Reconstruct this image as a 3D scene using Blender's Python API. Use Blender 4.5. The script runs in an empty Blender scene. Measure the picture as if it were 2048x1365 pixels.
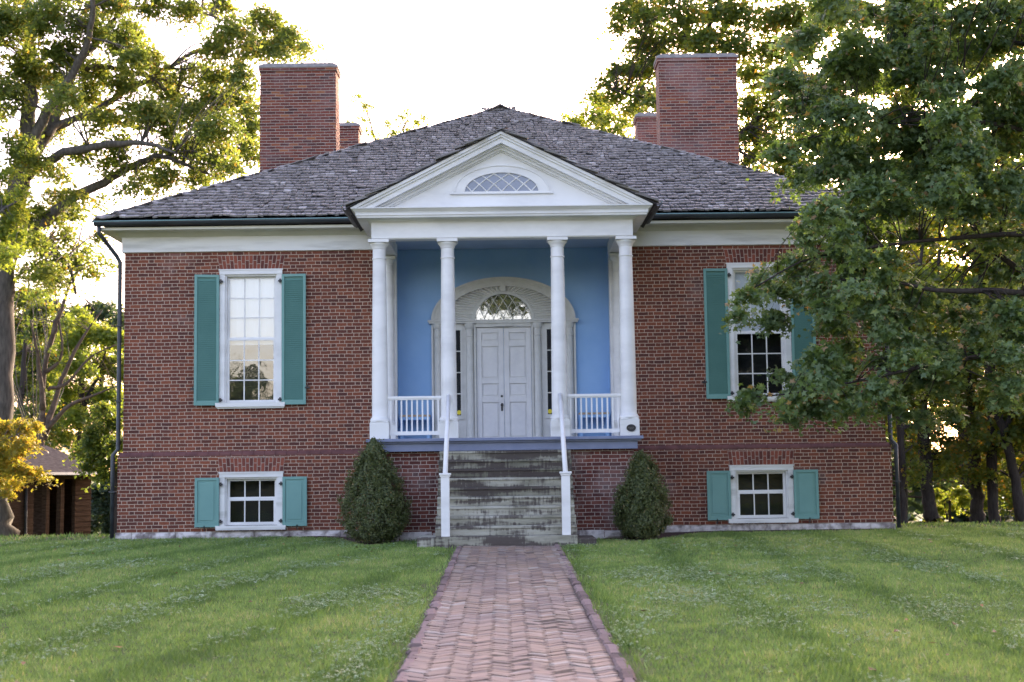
import bpy, math, random
import numpy as np
from mathutils import Vector, Matrix
random.seed(7); rng = np.random.default_rng(11)
S = bpy.context.scene; COL = S.collection
R = math.radians

# ------------------------------------------------------------------ camera, sky, sun, exposure
FPX = 2844.0
CAM = np.array([0, -28.4, 1.42]); YAW = R(.34); PIT = math.atan(250/FPX); ROL = R(.78)
fw = np.array([math.sin(YAW)*math.cos(PIT), math.cos(YAW)*math.cos(PIT), math.sin(PIT)])
r0 = np.array([math.cos(YAW), -math.sin(YAW), 0]); u0 = np.cross(r0, fw)
rt = r0*math.cos(ROL)-u0*math.sin(ROL); up = u0*math.cos(ROL)+r0*math.sin(ROL)
cam = bpy.data.objects.new('camera', bpy.data.cameras.new('camera')); COL.objects.link(cam)
cam.matrix_world = Matrix(((rt[0], up[0], -fw[0], CAM[0]), (rt[1], up[1], -fw[1], CAM[1]), (rt[2], up[2], -fw[2], CAM[2]), (0, 0, 0, 1)))
cam.data.sensor_width = 36; cam.data.lens = FPX*36/2048; cam.data.clip_end = 2000; cam.data.clip_start = .1
cam.data.dof.use_dof = True; cam.data.dof.focus_distance = 20; cam.data.dof.aperture_fstop = 2.6
S.camera = cam
def at(px, py, Y):
    d = fw+rt*(px-1024)/FPX-up*(py-682.5)/FPX
    return CAM+d*((Y-CAM[1])/d[1])

SUN_EL, SUN_AZ = R(17), R(24)          # azimuth measured from +Y (behind the house) towards +X
W = bpy.data.worlds.new('World'); S.world = W; W.use_nodes = True
nt = W.node_tree; sky = nt.nodes.new('ShaderNodeTexSky'); sky.sky_type = 'NISHITA'; sky.sun_disc = False
sky.sun_elevation = SUN_EL; sky.sun_rotation = SUN_AZ; sky.air_density = 1.0; sky.dust_density = 3.0; sky.ozone_density = 1.2
bg = nt.nodes['Background']; bg.inputs[1].default_value = .14; wbm = nt.nodes.new('ShaderNodeMix'); wbm.data_type = 'RGBA'; wbm.blend_type = 'MULTIPLY'; wbm.inputs[0].default_value = 1      # hazy, slightly rosy air
nt.links.new(sky.outputs[0], wbm.inputs[6]); wbm.inputs[7].default_value = (1.28, 1.0, 1.0, 1); nt.links.new(wbm.outputs[2], bg.inputs[0])
sl = bpy.data.lights.new('sun', 'SUN'); sl.energy = 2.0; sl.angle = R(.5); sl.color = (1, .86, .62)
so = bpy.data.objects.new('sun', sl); COL.objects.link(so)
sd = Vector((math.sin(SUN_AZ)*math.cos(SUN_EL), math.cos(SUN_AZ)*math.cos(SUN_EL), math.sin(SUN_EL)))
so.rotation_euler = sd.to_track_quat('Z', 'Y').to_euler(); so.location = (0, 0, 40)
S.view_settings.view_transform = 'Standard'; S.view_settings.look = 'None'; S.view_settings.gamma = 1
S.view_settings.exposure = 2.45
S.render.engine = 'CYCLES'
S.cycles.use_denoising = True
S.cycles.max_bounces = 6; S.cycles.transparent_max_bounces = 8

# ------------------------------------------------------------------ materials
def nodes(name):
    m = bpy.data.materials.new(name); m.use_nodes = True
    return m, m.node_tree, m.node_tree.nodes['Principled BSDF']
def N(t, ty, **kw):
    n = t.nodes.new('ShaderNode'+ty)
    for k, v in kw.items(): setattr(n, k, v)
    return n
def M(t, op, a, b=None, c=None, clamp=False):
    n = N(t, 'Math', operation=op); n.use_clamp = clamp
    for i, v in enumerate((a, b, c)):
        if v is None: continue
        if isinstance(v, (int, float)): n.inputs[i].default_value = v
        else: t.links.new(v, n.inputs[i])
    return n.outputs[0]
def mixc(t, fac, a, b, mode='MIX'):
    n = N(t, 'Mix', data_type='RGBA', blend_type=mode)
    for s, v in ((n.inputs[0], fac), (n.inputs[6], a), (n.inputs[7], b)):
        if isinstance(v, (int, float)): s.default_value = v
        elif isinstance(v, tuple): s.default_value = (*v, 1)
        else: t.links.new(v, s)
    return n.outputs[2]
def noise(t, scale, detail=4, vec=None, rough=.55):
    n = N(t, 'TexNoise'); n.inputs['Scale'].default_value = scale; n.inputs['Detail'].default_value = detail
    n.inputs['Roughness'].default_value = rough
    if vec is None:
        tc = N(t, 'TexCoord'); vec = tc.outputs['Object']
    t.links.new(vec, n.inputs['Vector']); return n.outputs[0]
def ramp(t, fac, stops):
    n = N(t, 'ValToRGB'); e = n.color_ramp.elements
    while len(e) < len(stops): e.new(.5)
    for i, (p, c) in enumerate(stops): e[i].position = p; e[i].color = (*c, 1)
    t.links.new(fac, n.inputs[0]); return n.outputs[0]
def bump(t, b, h, strength, dist=.01):
    n = N(t, 'Bump'); n.inputs['Strength'].default_value = strength; n.inputs['Distance'].default_value = dist
    t.links.new(h, n.inputs['Height']); t.links.new(n.outputs[0], b.inputs['Normal'])
def scaled(t, sx, sy, sz):
    tc = N(t, 'TexCoord'); mp = N(t, 'Mapping'); mp.inputs['Scale'].default_value = (sx, sy, sz)
    t.links.new(tc.outputs['Object'], mp.inputs[0]); return mp.outputs[0]
def mat(name, c1, c2=None, scale=3., rough=.6, bmp=0, bscale=40, stretch=(1, 1, 1), tint=False, spec=.3, metal=0, lo=.3, hi=.7):
    m, t, b = nodes(name); c2 = c2 or c1
    f = noise(t, scale, 5, scaled(t, *stretch))
    if tint:
        a = N(t, 'Attribute', attribute_name='tint'); f = M(t, 'ADD', M(t, 'MULTIPLY', f, .45), M(t, 'MULTIPLY', a.outputs['Fac'], .55))
    c = ramp(t, f, [(lo, c1), (hi, c2)])
    t.links.new(c, b.inputs['Base Color']); b.inputs['Roughness'].default_value = rough
    b.inputs['Specular IOR Level'].default_value = spec; b.inputs['Metallic'].default_value = metal
    if bmp: bump(t, b, noise(t, bscale, 4, scaled(t, *stretch)), bmp)
    return m

def brick_mat(name, stops, mortar, P=.318, st=.213, h=.0698, stain=(.5, .42, .42), stain_lo=.62, jw=.0042, shift=.5):
    m, t, b = nodes(name)
    g = N(t, 'NewGeometry'); sx = N(t, 'SeparateXYZ'); t.links.new(g.outputs['Position'], sx.inputs[0])
    sn = N(t, 'SeparateXYZ'); t.links.new(g.outputs['True Normal'], sn.inputs[0])
    front = M(t, 'GREATER_THAN', M(t, 'ABSOLUTE', sn.outputs[1]), .5)
    u = M(t, 'ADD', M(t, 'MULTIPLY', sx.outputs[0], front), M(t, 'MULTIPLY', sx.outputs[1], M(t, 'SUBTRACT', 1, front)))
    wob = noise(t, 14, 2, g.outputs['Position']); wob2 = noise(t, 2.2, 2, g.outputs['Position'])
    u = M(t, 'ADD', u, M(t, 'MULTIPLY', M(t, 'SUBTRACT', wob, .5), .012))
    v = M(t, 'ADD', sx.outputs[2], M(t, 'ADD', M(t, 'MULTIPLY', M(t, 'SUBTRACT', wob, .5), .010), M(t, 'MULTIPLY', M(t, 'SUBTRACT', wob2, .5), .02)))
    vh = M(t, 'DIVIDE', v, h); row = M(t, 'FLOOR', vh); fv = M(t, 'FRACT', vh)
    wr = N(t, 'TexWhiteNoise', noise_dimensions='1D'); t.links.new(row, wr.inputs['W'])
    uu = M(t, 'ADD', M(t, 'ADD', M(t, 'DIVIDE', u, P), M(t, 'MULTIPLY', row, shift)), M(t, 'MULTIPLY', wr.outputs[0], .12))
    uu = M(t, 'ADD', uu, 100); cell = M(t, 'FLOOR', uu); fu = M(t, 'MULTIPLY', M(t, 'FRACT', uu), P)
    hd = M(t, 'GREATER_THAN', fu, st)
    lu = M(t, 'SUBTRACT', fu, M(t, 'MULTIPLY', hd, st)); ln = M(t, 'ADD', st, M(t, 'MULTIPLY', hd, (P-st)-st))
    du = M(t, 'MINIMUM', lu, M(t, 'SUBTRACT', ln, lu)); dv = M(t, 'MULTIPLY', M(t, 'MINIMUM', fv, M(t, 'SUBTRACT', 1, fv)), h)
    d = M(t, 'MINIMUM', du, dv)
    mr = N(t, 'MapRange', interpolation_type='SMOOTHSTEP'); t.links.new(d, mr.inputs[0])
    mr.inputs[1].default_value = jw*.8; mr.inputs[2].default_value = jw*1.6
    idv = N(t, 'CombineXYZ'); t.links.new(M(t, 'ADD', M(t, 'MULTIPLY', cell, 2), hd), idv.inputs[0]); t.links.new(row, idv.inputs[1])
    wn = N(t, 'TexWhiteNoise', noise_dimensions='3D'); t.links.new(idv.outputs[0], wn.inputs['Vector'])
    c = ramp(t, wn.outputs['Value'], stops)
    big = noise(t, .55, 4, g.outputs['Position'], .6)
    c = mixc(t, M(t, 'MULTIPLY', M(t, 'SUBTRACT', noise(t, 30, 3, g.outputs['Position']), .3), .5), c, (.05, .02, .018))
    sm = N(t, 'MapRange'); t.links.new(big, sm.inputs[0]); sm.inputs[1].default_value = stain_lo; sm.inputs[2].default_value = stain_lo+.22; sm.inputs[4].default_value = .45
    c = mixc(t, sm.outputs[0], c, stain)
    pt = noise(t, .9, 3, g.outputs['Position']); c = mixc(t, .5, c, mixc(t, pt, (.45, .43, .43), (1.35, 1.25, 1.2)), 'MULTIPLY')
    mo = mixc(t, noise(t, 3, 4, g.outputs['Position']), tuple(x*.55 for x in mortar), tuple(min(1, x*1.3) for x in mortar))
    c = mixc(t, mr.outputs[0], mo, c)
    t.links.new(c, b.inputs['Base Color']); b.inputs['Roughness'].default_value = .85; b.inputs['Specular IOR Level'].default_value = .25
    bump(t, b, M(t, 'ADD', mr.outputs[0], M(t, 'MULTIPLY', noise(t, 60, 3, g.outputs['Position']), .5)), .6, .006)
    return m

MT = {}
MT['brick'] = brick_mat('wall brick', [(0, (.105, .043, .035)), (.25, (.15, .052, .036)), (.6, (.195, .065, .04)), (.88, (.26, .085, .046)), (1, (.125, .05, .04))], (.54, .42, .33), stain_lo=.6, jw=.0045)
MT['brick_podium'] = brick_mat('podium brick', [(0, (.085, .034, .032)), (.4, (.14, .046, .036)), (.8, (.2, .065, .045)), (1, (.11, .042, .04))], (.5, .43, .38), stain=(.6, .52, .5), stain_lo=.55)
MT['brick_chimney'] = brick_mat('chimney brick', [(0, (.07, .033, .033)), (.25, (.125, .042, .035)), (.6, (.175, .053, .04)), (.93, (.22, .07, .045)), (1, (.33, .13, .055))], (.37, .31, .26), P=.215, st=.3, h=.0705, stain=(.38, .27, .28), stain_lo=.5, jw=.0064)
MT['arch_brick'] = mat('arch brick', (.12, .04, .032), (.27, .08, .05), 9, .85, .3, 60, tint=True)
MT['water_table'] = mat('moulded brick course', (.12, .055, .055), (.2, .09, .08), 5, .85, .4, 40)
MT['mortar'] = mat('mortar', (.4, .33, .28), (.5, .43, .36), 8, .9)
MT['stone'] = mat('whitewashed stone', (.22, .19, .18), (.62, .58, .56), 5, .9, .8, 18, lo=.36, hi=.56)
MT['white'] = mat('white paint', (.68, .68, .67), (.8, .8, .79), 1.6, .55, .1, 60, (.6, 1, 1.6), lo=.34, hi=.56)
MT['white_old'] = mat('weathered white paint', (.55, .55, .52), (.76, .76, .74), 2.2, .6, .15, 40, (.35, 1, 2.5), lo=.3, hi=.5)
MT['cream'] = mat('cream paint', (.6, .59, .5), (.68, .67, .58), 3, .6)
MT['doorpaint'] = mat('grey white door paint', (.6, .6, .6), (.68, .68, .67), 6, .45, .1, 60)
MT['surround'] = mat('stone white surround paint', (.52, .52, .49), (.6, .6, .57), 6, .55, .1, 50)
MT['blue'] = mat('blue plaster', (.25, .43, .7), (.295, .48, .74), 2.2, .75, .12, 12)
MT['ceiling'] = mat('pale blue boards', (.36, .46, .6), (.42, .52, .66), 2, .6)
MT['floorpaint'] = mat('blue grey floor paint', (.17, .2, .31), (.22, .25, .36), 4, .5, .15, 30)
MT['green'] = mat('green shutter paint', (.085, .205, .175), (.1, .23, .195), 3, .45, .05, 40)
MT['green_rail'] = mat('sky lit green paint', (.15, .31, .285), (.175, .345, .315), 3, .45, .05, 40)  # lighter copy of the shutter green, sky light put into the colour
MT['iron'] = mat('black iron', (.03, .03, .032), (.05, .05, .05), 8, .5)
MT['gutter'] = mat('dark copper gutter', (.016, .018, .022), (.04, .05, .06), 3, .45, .1, 30, (.4, 2, 2), spec=.5)
MT['copper'] = mat('green copper edge', (.18, .32, .33), (.24, .38, .38), 6, .5)
MT['cap'] = mat('chimney cap cement', (.18, .165, .155), (.3, .28, .26), 8, .9, .4, 40)
MT['flash'] = mat('dark flashing', (.02, .02, .025), (.05, .045, .05), 5, .7)
MT['tan'] = mat('tan bare wood', (.36, .27, .2), (.45, .35, .26), 8, .6)
MT['dark'] = mat('unlit room black', (.012, .012, .014))  # near-black colour stands in for the shade of unlit rooms
MT['shade'] = mat('white window shade', (.74, .76, .78), (.8, .82, .84), 1.5, .8)
MT['plaque'] = mat('bronze plaque', (.025, .025, .028), (.045, .042, .04), 20, .45, .2, 90)
MT['plaque_text'] = mat('worn bronze', (.16, .15, .13))
MT['yellow'] = mat('yellow sticker', (.75, .62, .05))
MT['shedwood'] = mat('weathered brown boards', (.03, .02, .015), (.07, .048, .036), 4, 1, .6, 14, (.4, 1, 6), spec=0)
MT['shedroof'] = mat('grey shed shingles', (.05, .045, .048), (.09, .082, .084), 9, 1, .4, 30, spec=0)
MT['bark_grey'] = mat('grey bark', (.055, .05, .043), (.15, .135, .118), 5, .9, .9, 12, (3, 3, .6))
MT['bark_dark'] = mat('dark bark', (.028, .022, .02), (.06, .05, .045), 6, .9, .8, 14, (3, 3, .6))
MT['deadwood'] = mat('bare tan wood', (.06, .045, .036), (.14, .105, .08), 6, .9)
MT['edging'] = mat('mauve edging stone', (.12, .085, .08), (.24, .175, .165), 7, .85, .6, 30, tint=True)
MT['mulch'] = mat('brown mulch', (.03, .018, .016), (.085, .05, .045), 30, .95, 1, 60)

def shake_mat():
    m, t, b = nodes('weathered shake'); a = N(t, 'Attribute', attribute_name='tint')
    c = ramp(t, a.outputs['Fac'], [(0, (.16, .15, .142)), (.5, (.265, .248, .238)), (.9, (.36, .34, .325)), (1, (.56, .54, .53))])
    c = mixc(t, M(t, 'MULTIPLY', noise(t, 9, 5, scaled(t, 4, .6, .6)), .55), c, (.11, .1, .105))
    ms = N(t, 'MapRange'); g = N(t, 'NewGeometry'); sx = N(t, 'SeparateXYZ'); t.links.new(g.outputs['Position'], sx.inputs[0])
    t.links.new(M(t, 'ADD', M(t, 'MULTIPLY', noise(t, 1.3, 5), 3.5), M(t, 'SUBTRACT', M(t, 'MULTIPLY', sx.outputs[0], .55), M(t, 'MULTIPLY', sx.outputs[2], .9))), ms.inputs[0])
    ms.inputs[1].default_value = -.9; ms.inputs[2].default_value = .6; ms.inputs[4].default_value = .6
    c = mixc(t, ms.outputs[0], c, (.10, .105, .04))          # moss near the right-hand eave
    t.links.new(c, b.inputs['Base Color']); b.inputs['Roughness'].default_value = .8
    bump(t, b, noise(t, 18, 4, scaled(t, 6, .6, .6)), .5); return m
MT['shake'] = shake_mat()
def stain_mat():
    m, t, b = nodes('stained sandstone'); a = N(t, 'Attribute', attribute_name='tint')
    c = ramp(t, M(t, 'ADD', M(t, 'MULTIPLY', noise(t, 2.2, 6, scaled(t, .8, 1, 3.2), .6), .6), M(t, 'MULTIPLY', a.outputs['Fac'], .4)), [(.25, (.1, .098, .07)), (.42, (.2, .195, .145)), (.56, (.34, .33, .265)), (.72, (.48, .465, .4))])
    drip = noise(t, 3.0, 6, scaled(t, 7, 1, 1.0), .65); bandn = noise(t, 1.5, 3, scaled(t, .9, 1, 5.5), .5)
    dk = ramp(t, M(t, 'ADD', M(t, 'MULTIPLY', drip, .42), M(t, 'ADD', M(t, 'MULTIPLY', bandn, .75), M(t, 'MULTIPLY', M(t, 'SUBTRACT', .5, a.outputs['Fac']), .16))), [(.535, (0, 0, 0)), (.63, (1, 1, 1))])
    c = mixc(t, M(t, 'MULTIPLY', dk, .88), c, (.05, .036, .034))
    al = ramp(t, noise(t, 2.6, 5, scaled(t, .9, 1, 1.6), .6), [(.56, (0, 0, 0)), (.66, (1, 1, 1))])
    c = mixc(t, M(t, 'MULTIPLY', al, .4), c, (.1, .095, .07))
    t.links.new(c, b.inputs['Base Color']); b.inputs['Roughness'].default_value = .85; bump(t, b, noise(t, 22, 5), .5); return m
MT['step'] = stain_mat()
def glass_mat(name, refl, tintc=(.82, .86, .88)):
    m, t, b = nodes(name); t.nodes.remove(b)
    out = t.nodes['Material Output']; gl = N(t, 'BsdfGlossy'); gl.inputs['Roughness'].default_value = .02
    tr = N(t, 'BsdfTransparent'); tr.inputs[0].default_value = (*tintc, 1)
    lw = N(t, 'LayerWeight'); lw.inputs[0].default_value = .3
    mx = N(t, 'MixShader'); t.links.new(M(t, 'ADD', M(t, 'MULTIPLY', lw.outputs['Fresnel'], .5), refl, None, True), mx.inputs[0])
    bn = N(t, 'Bump'); bn.inputs['Strength'].default_value = .06; bn.inputs['Distance'].default_value = .02
    t.links.new(noise(t, 3.5, 2), bn.inputs['Height']); t.links.new(bn.outputs[0], gl.inputs['Normal'])
    t.links.new(tr.outputs[0], mx.inputs[1]); t.links.new(gl.outputs[0], mx.inputs[2]); t.links.new(mx.outputs[0], out.inputs[0]); return m
MT['glass'] = glass_mat('old window glass', .02); MT['glass_bright'] = glass_mat('storm window glass', .2); MT['glass_fan'] = glass_mat('fanlight glass', .4)
def leaf_mat(name, stops, tr_col, tr=.45, gloss=.35):
    m, t, b = nodes(name); a = N(t, 'Attribute', attribute_name='tint')
    c = ramp(t, a.outputs['Fac'], stops); t.links.new(c, b.inputs['Base Color'])
    b.inputs['Roughness'].default_value = .5; b.inputs['Specular IOR Level'].default_value = gloss
    tl = N(t, 'BsdfTranslucent'); t.links.new(mixc(t, 1., c, tr_col, 'MULTIPLY'), tl.inputs[0])
    mx = N(t, 'MixShader'); mx.inputs[0].default_value = tr
    t.links.new(b.outputs[0], mx.inputs[1]); t.links.new(tl.outputs[0], mx.inputs[2]); t.links.new(mx.outputs[0], t.nodes['Material Output'].inputs[0]); return m
G = lambda *s: [(p, c) for p, c in s]
MT['leaf_oak'] = leaf_mat('oak leaf', G((0, (.065, .1, .035)), (.55, (.115, .155, .05)), (.9, (.17, .19, .055)), (1, (.24, .17, .05))), (3.0, 2.8, 1.3), .5)
MT['leaf_maple'] = leaf_mat('maple leaf', G((0, (.045, .08, .034)), (.5, (.098, .158, .062)), (.88, (.16, .222, .092)), (.97, (.21, .26, .11)), (1, (.3, .2, .1))), (2.6, 2.4, .8), .35, .6)
MT['leaf_back'] = leaf_mat('backlit leaf', G((0, (.045, .08, .026)), (.6, (.085, .125, .036)), (.92, (.13, .15, .036)), (1, (.2, .14, .03))), (3.4, 3.0, 1.1), .45)
MT['leaf_lime'] = leaf_mat('lime leaf', G((0, (.08, .12, .03)), (.6, (.13, .18, .04)), (1, (.2, .22, .05))), (3.2, 2.9, 1.2), .5)
MT['leaf_gold'] = leaf_mat('golden leaf', G((0, (.13, .15, .035)), (.5, (.24, .22, .045)), (.88, (.31, .23, .05)), (1, (.34, .17, .05))), (2.3, 2.2, 1.), .5)
MT['leaf_grove'] = leaf_mat('grove leaf', G((0, (.035, .062, .022)), (.55, (.075, .115, .032)), (.9, (.1, .105, .025)), (1, (.2, .13, .025))), (4.6, 3.8, 1.), .42)
MT['leaf_far'] = leaf_mat('far woodland leaf', G((0, (.025, .045, .03)), (.6, (.045, .075, .04)), (1, (.08, .11, .04))), (2.5, 2.4, 1.2), .3)
MT['leaf_box'] = leaf_mat('boxwood leaf', G((0, (.04, .055, .018)), (.5, (.09, .115, .038)), (.85, (.145, .165, .055)), (1, (.3, .22, .09))), (1.6, 1.6, .8), .2, .45)
MT['blade'] = leaf_mat('grass blade', G((0, (.095, .165, .05)), (.5, (.19, .3, .085)), (.85, (.27, .375, .115)), (1, (.38, .38, .19))), (1.6, 1.5, .8), .35, .35)
MT['clover'] = leaf_mat('clover leaf', G((0, (.15, .23, .1)), (.6, (.25, .35, .17)), (1, (.42, .5, .34))), (1.4, 1.4, .9), .25, .6)
MT['soil'] = mat('soil and thatch', (.07, .075, .028), (.11, .145, .04), 3, .95, .6, 60)
MT['leaf_fall'] = leaf_mat('fallen leaf', G((0, (.12, .07, .035)), (.6, (.24, .12, .05)), (1, (.4, .2, .06))), (1.2, 1.1, .8), .2)
def path_mat():
    m, t, b = nodes('path brick'); a = N(t, 'Attribute', attribute_name='tint')
    c = ramp(t, a.outputs['Fac'], [(0, (.13, .1, .085)), (.12, (.22, .16, .12)), (.4, (.31, .23, .17)), (.72, (.36, .255, .19)), (.86, (.35, .29, .24)), (1, (.42, .38, .33))])
    c = mixc(t, M(t, 'MULTIPLY', noise(t, 14, 5), .4), c, (.17, .13, .125)); c = mixc(t, M(t, 'MULTIPLY', ramp(t, noise(t, 1.1, 5, scaled(t, 2.2, .5, 1)), [(.42, (0, 0, 0)), (.65, (1, 1, 1))]), .55), c, (.14, .11, .115)); t.links.new(c, b.inputs['Base Color'])
    b.inputs['Roughness'].default_value = .62; b.inputs['Specular IOR Level'].default_value = .4; bump(t, b, noise(t, 35, 4), .5); return m
MT['path'] = path_mat()

# ------------------------------------------------------------------ mesh helpers
class MB:
    def __init__(s): s.v = []; s.f = []; s.t = []
    def add(s, vs, fs, tint=None):
        o = len(s.v); s.v += [tuple(p) for p in vs]; s.f += [tuple(i+o for i in q) for q in fs]
        s.t += [random.random() if tint is None else tint]*len(fs); return s
    def hexa(s, p, tint=None):                  # 8 points: bottom 0-3 ccw, top 4-7
        return s.add(p, [(3, 2, 1, 0), (4, 5, 6, 7), (0, 1, 5, 4), (1, 2, 6, 5), (2, 3, 7, 6), (3, 0, 4, 7)], tint)
    def box(s, x0, x1, y0, y1, z0, z1, tint=None):
        return s.hexa([(x0, y0, z0), (x1, y0, z0), (x1, y1, z0), (x0, y1, z0), (x0, y0, z1), (x1, y0, z1), (x1, y1, z1), (x0, y1, z1)], tint)
    def xf(s, mtx, l, w, h, tint=None, tap=1.):           # oriented box with a slightly smaller top
        a, b_, c = l/2, w/2, h/2; k = tap
        pts = [(-a, -b_, -c), (a, -b_, -c), (a, b_, -c), (-a, b_, -c), (-a*k, -b_*k, c), (a*k, -b_*k, c), (a*k, b_*k, c), (-a*k, b_*k, c)]
        return s.hexa([mtx @ Vector(p) for p in pts], tint)
    def prism(s, poly, y0, y1, tint=None):      # outline in x,z (ccw seen from the front), extruded in y
        n = len(poly)
        vs = [(x, y0, z) for x, z in poly]+[(x, y1, z) for x, z in poly]
        fs = [tuple(range(n)), tuple(range(2*n-1, n-1, -1))]+[((i+1) % n, i, i+n, (i+1) % n+n) for i in range(n)]
        return s.add(vs, fs, tint)
    def band(s, inner, outer, y0, y1, tint=None):    # ring strip between two open outlines
        n = len(inner)
        vs = [(x, y0, z) for x, z in inner]+[(x, y0, z) for x, z in outer]+[(x, y1, z) for x, z in inner]+[(x, y1, z) for x, z in outer]
        fs = []
        for i in range(n-1):
            fs += [(i, i+1, n+i+1, n+i), (2*n+i+1, 2*n+i, 3*n+i, 3*n+i+1), (i+1, i, 2*n+i, 2*n+i+1), (n+i, n+i+1, 3*n+i+1, 3*n+i)]
        fs += [(0, n, 3*n, 2*n), (n-1, 2*n+n-1, 3*n+n-1, n+n-1)]
        return s.add(vs, fs, tint)
    def lathe(s, prof, cx, cy, seg=28, a0=0, a1=2*math.pi):
        full = abs(a1-a0-2*math.pi) < 1e-6; m = seg if full else seg+1; vs = []; fs = []
        for r, z in prof:
            for k in range(m):
                a = a0+(a1-a0)*k/seg; vs.append((cx+r*math.cos(a), cy+r*math.sin(a), z))
        for i in range(len(prof)-1):
            for k in range(seg):
                k2 = (k+1) % m; fs.append((i*m+k, i*m+k2, (i+1)*m+k2, (i+1)*m+k))
        fs.append(tuple(range((len(prof)-1)*m, len(prof)*m)))
        return s.add(vs, fs, .5)
    def tube(s, pts, rad, seg=8, cap=True):
        pts = [Vector(p) for p in pts]; n = len(pts)
        if not hasattr(rad, '__len__'): rad = [rad]*n
        vs = []; fs = []; ref = Vector((.31, .17, .93))
        for i, p in enumerate(pts):
            d = (pts[min(i+1, n-1)]-pts[max(i-1, 0)]).normalized()
            a = d.cross(ref if abs(d.dot(ref)) < .97 else Vector((1, 0, 0))).normalized(); b_ = d.cross(a)
            for k in range(seg):
                th = 2*math.pi*k/seg; vs.append(p+(a*math.cos(th)+b_*math.sin(th))*rad[i])
        for i in range(n-1):
            for k in range(seg):
                k2 = (k+1) % seg; fs.append((i*seg+k, i*seg+k2, (i+1)*seg+k2, (i+1)*seg+k))
        if cap: fs += [tuple(range(seg-1, -1, -1)), tuple(range((n-1)*seg, n*seg))]
        return s.add(vs, fs, .5)
    def build(s, name, m, parent=None, smooth=False, bevel=0):
        me = bpy.data.meshes.new(name); me.from_pydata(s.v, [], s.f)
        if s.t:
            at_ = me.attributes.new('tint', 'FLOAT', 'FACE'); at_.data.foreach_set('value', np.array(s.t, dtype=np.float32))
        me.materials.append(MT[m] if isinstance(m, str) else m)
        if smooth: me.shade_smooth()
        o = bpy.data.objects.new(name, me); COL.objects.link(o); 
        if parent: o.parent = parent
        if smooth == 'auto':
            me.set_sharp_from_angle(angle=R(35))
        if bevel:
            b = o.modifiers.new('bevel', 'BEVEL'); b.width = bevel; b.segments = 2; b.limit_method = 'ANGLE'
        return o
def fastmesh(name, V, k, m, tint, parent=None, tris=None):
    """V: (n,k,3) polygons of k corners, or with tris a fan of shared corners."""
    n = V.shape[0]; me = bpy.data.meshes.new(name)
    me.vertices.add(n*k); me.vertices.foreach_set('co', V.reshape(-1).astype(np.float32))
    if tris is None:
        me.loops.add(n*k); me.loops.foreach_set('vertex_index', np.arange(n*k, dtype=np.int32))
        me.polygons.add(n); me.polygons.foreach_set('loop_start', np.arange(0, n*k, k, dtype=np.int32)); ft = tint
    else:
        T = np.array(tris, dtype=np.int32); q = len(T)
        idx = (T[None]+(np.arange(n)*k)[:, None, None]).reshape(-1)
        me.loops.add(n*q*3); me.loops.foreach_set('vertex_index', idx.astype(np.int32))
        me.polygons.add(n*q); me.polygons.foreach_set('loop_start', np.arange(0, n*q*3, 3, dtype=np.int32)); ft = np.repeat(tint, q)
    me.update(calc_edges=True)
    a = me.attributes.new('tint', 'FLOAT', 'FACE'); a.data.foreach_set('value', ft.astype(np.float32))
    me.materials.append(MT[m]); o = bpy.data.objects.new(name, me); COL.objects.link(o)
    if parent: o.parent = parent
    return o
def thing(name, label, cat, group=None, loc=(0, 0, 0)):
    o = bpy.data.objects.new(name, None); COL.objects.link(o); o.location = loc; o.empty_display_size = .2
    o['label'] = label; o['category'] = cat
    if group: o['group'] = group
    return o
def tag(o, label=None, cat=None, group=None, kind=None):
    for k, v in (('label', label), ('category', cat), ('group', group), ('kind', kind)):
        if v: o[k] = v
    return o

# ------------------------------------------------------------------ ground
def sstep(a, b, x): t = np.clip((x-a)/(b-a), 0, 1); return t*t*(3-2*t)
def gz(x, y):
    x = np.asarray(x, float); y = np.asarray(y, float)
    z = .07*sstep(-16, -5, y)-.052*np.clip(y-1.5, 0, 26)*sstep(1.5, 3, y)
    z = z+.02*np.sin(x*.9+1.3)*np.sin(y*.7)*sstep(1.3, 4, np.abs(x))*(1-sstep(-5, -2, y))
    return z
xs = np.concatenate([-np.geomspace(14, 500, 24)[::-1], np.linspace(-13.5, 13.5, 109), np.geomspace(14, 500, 24)])
ys = np.concatenate([-np.geomspace(34, 500, 14)[::-1], np.linspace(-33, 34, 200), np.geomspace(35, 600, 16)])
XX, YY = np.meshgrid(xs, ys); ZZ = gz(XX, YY); nx, ny = len(xs), len(ys)
gm = MB(); gm.v = list(zip(XX.ravel(), YY.ravel(), ZZ.ravel())); gm.f = [(j*nx+i, j*nx+i+1, (j+1)*nx+i+1, (j+1)*nx+i) for j in range(ny-1) for i in range(nx-1)]
tag(gm.build('ground', 'soil', None, True), kind='structure')

# ------------------------------------------------------------------ the house
H = thing('brick_house', 'red brick house with white columned portico, grey shake hip roof and four chimneys', 'house')
def wall(mb, x0, x1, z0, z1, y0, y1, holes):
    cuts = sorted({x0, x1, *[h[0] for h in holes], *[h[1] for h in holes]})
    for a, b in zip(cuts, cuts[1:]):
        hs = sorted([h for h in holes if h[0] < (a+b)/2 < h[1]], key=lambda h: h[2]); z = z0
        for h in hs:
            if h[2] > z: mb.box(a, b, y0, y1, z, h[2])
            z = h[3]
        if z < z1: mb.box(a, b, y0, y1, z, z1)
UW = [(-5.06, 2.75, 5.43), (5.14, 2.75, 5.43)]; LW = [(-5.03, .32, 1.37), (5.08, .32, 1.37)]
mb = MB(); wall(mb, -7.6, 7.6, 1.74, 6.2, 0, .4, [(c-.59, c+.59, a, b-.03) for c, a, b in UW]+[(-2.3, 2.3, 1.74, 5.95)])
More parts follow.
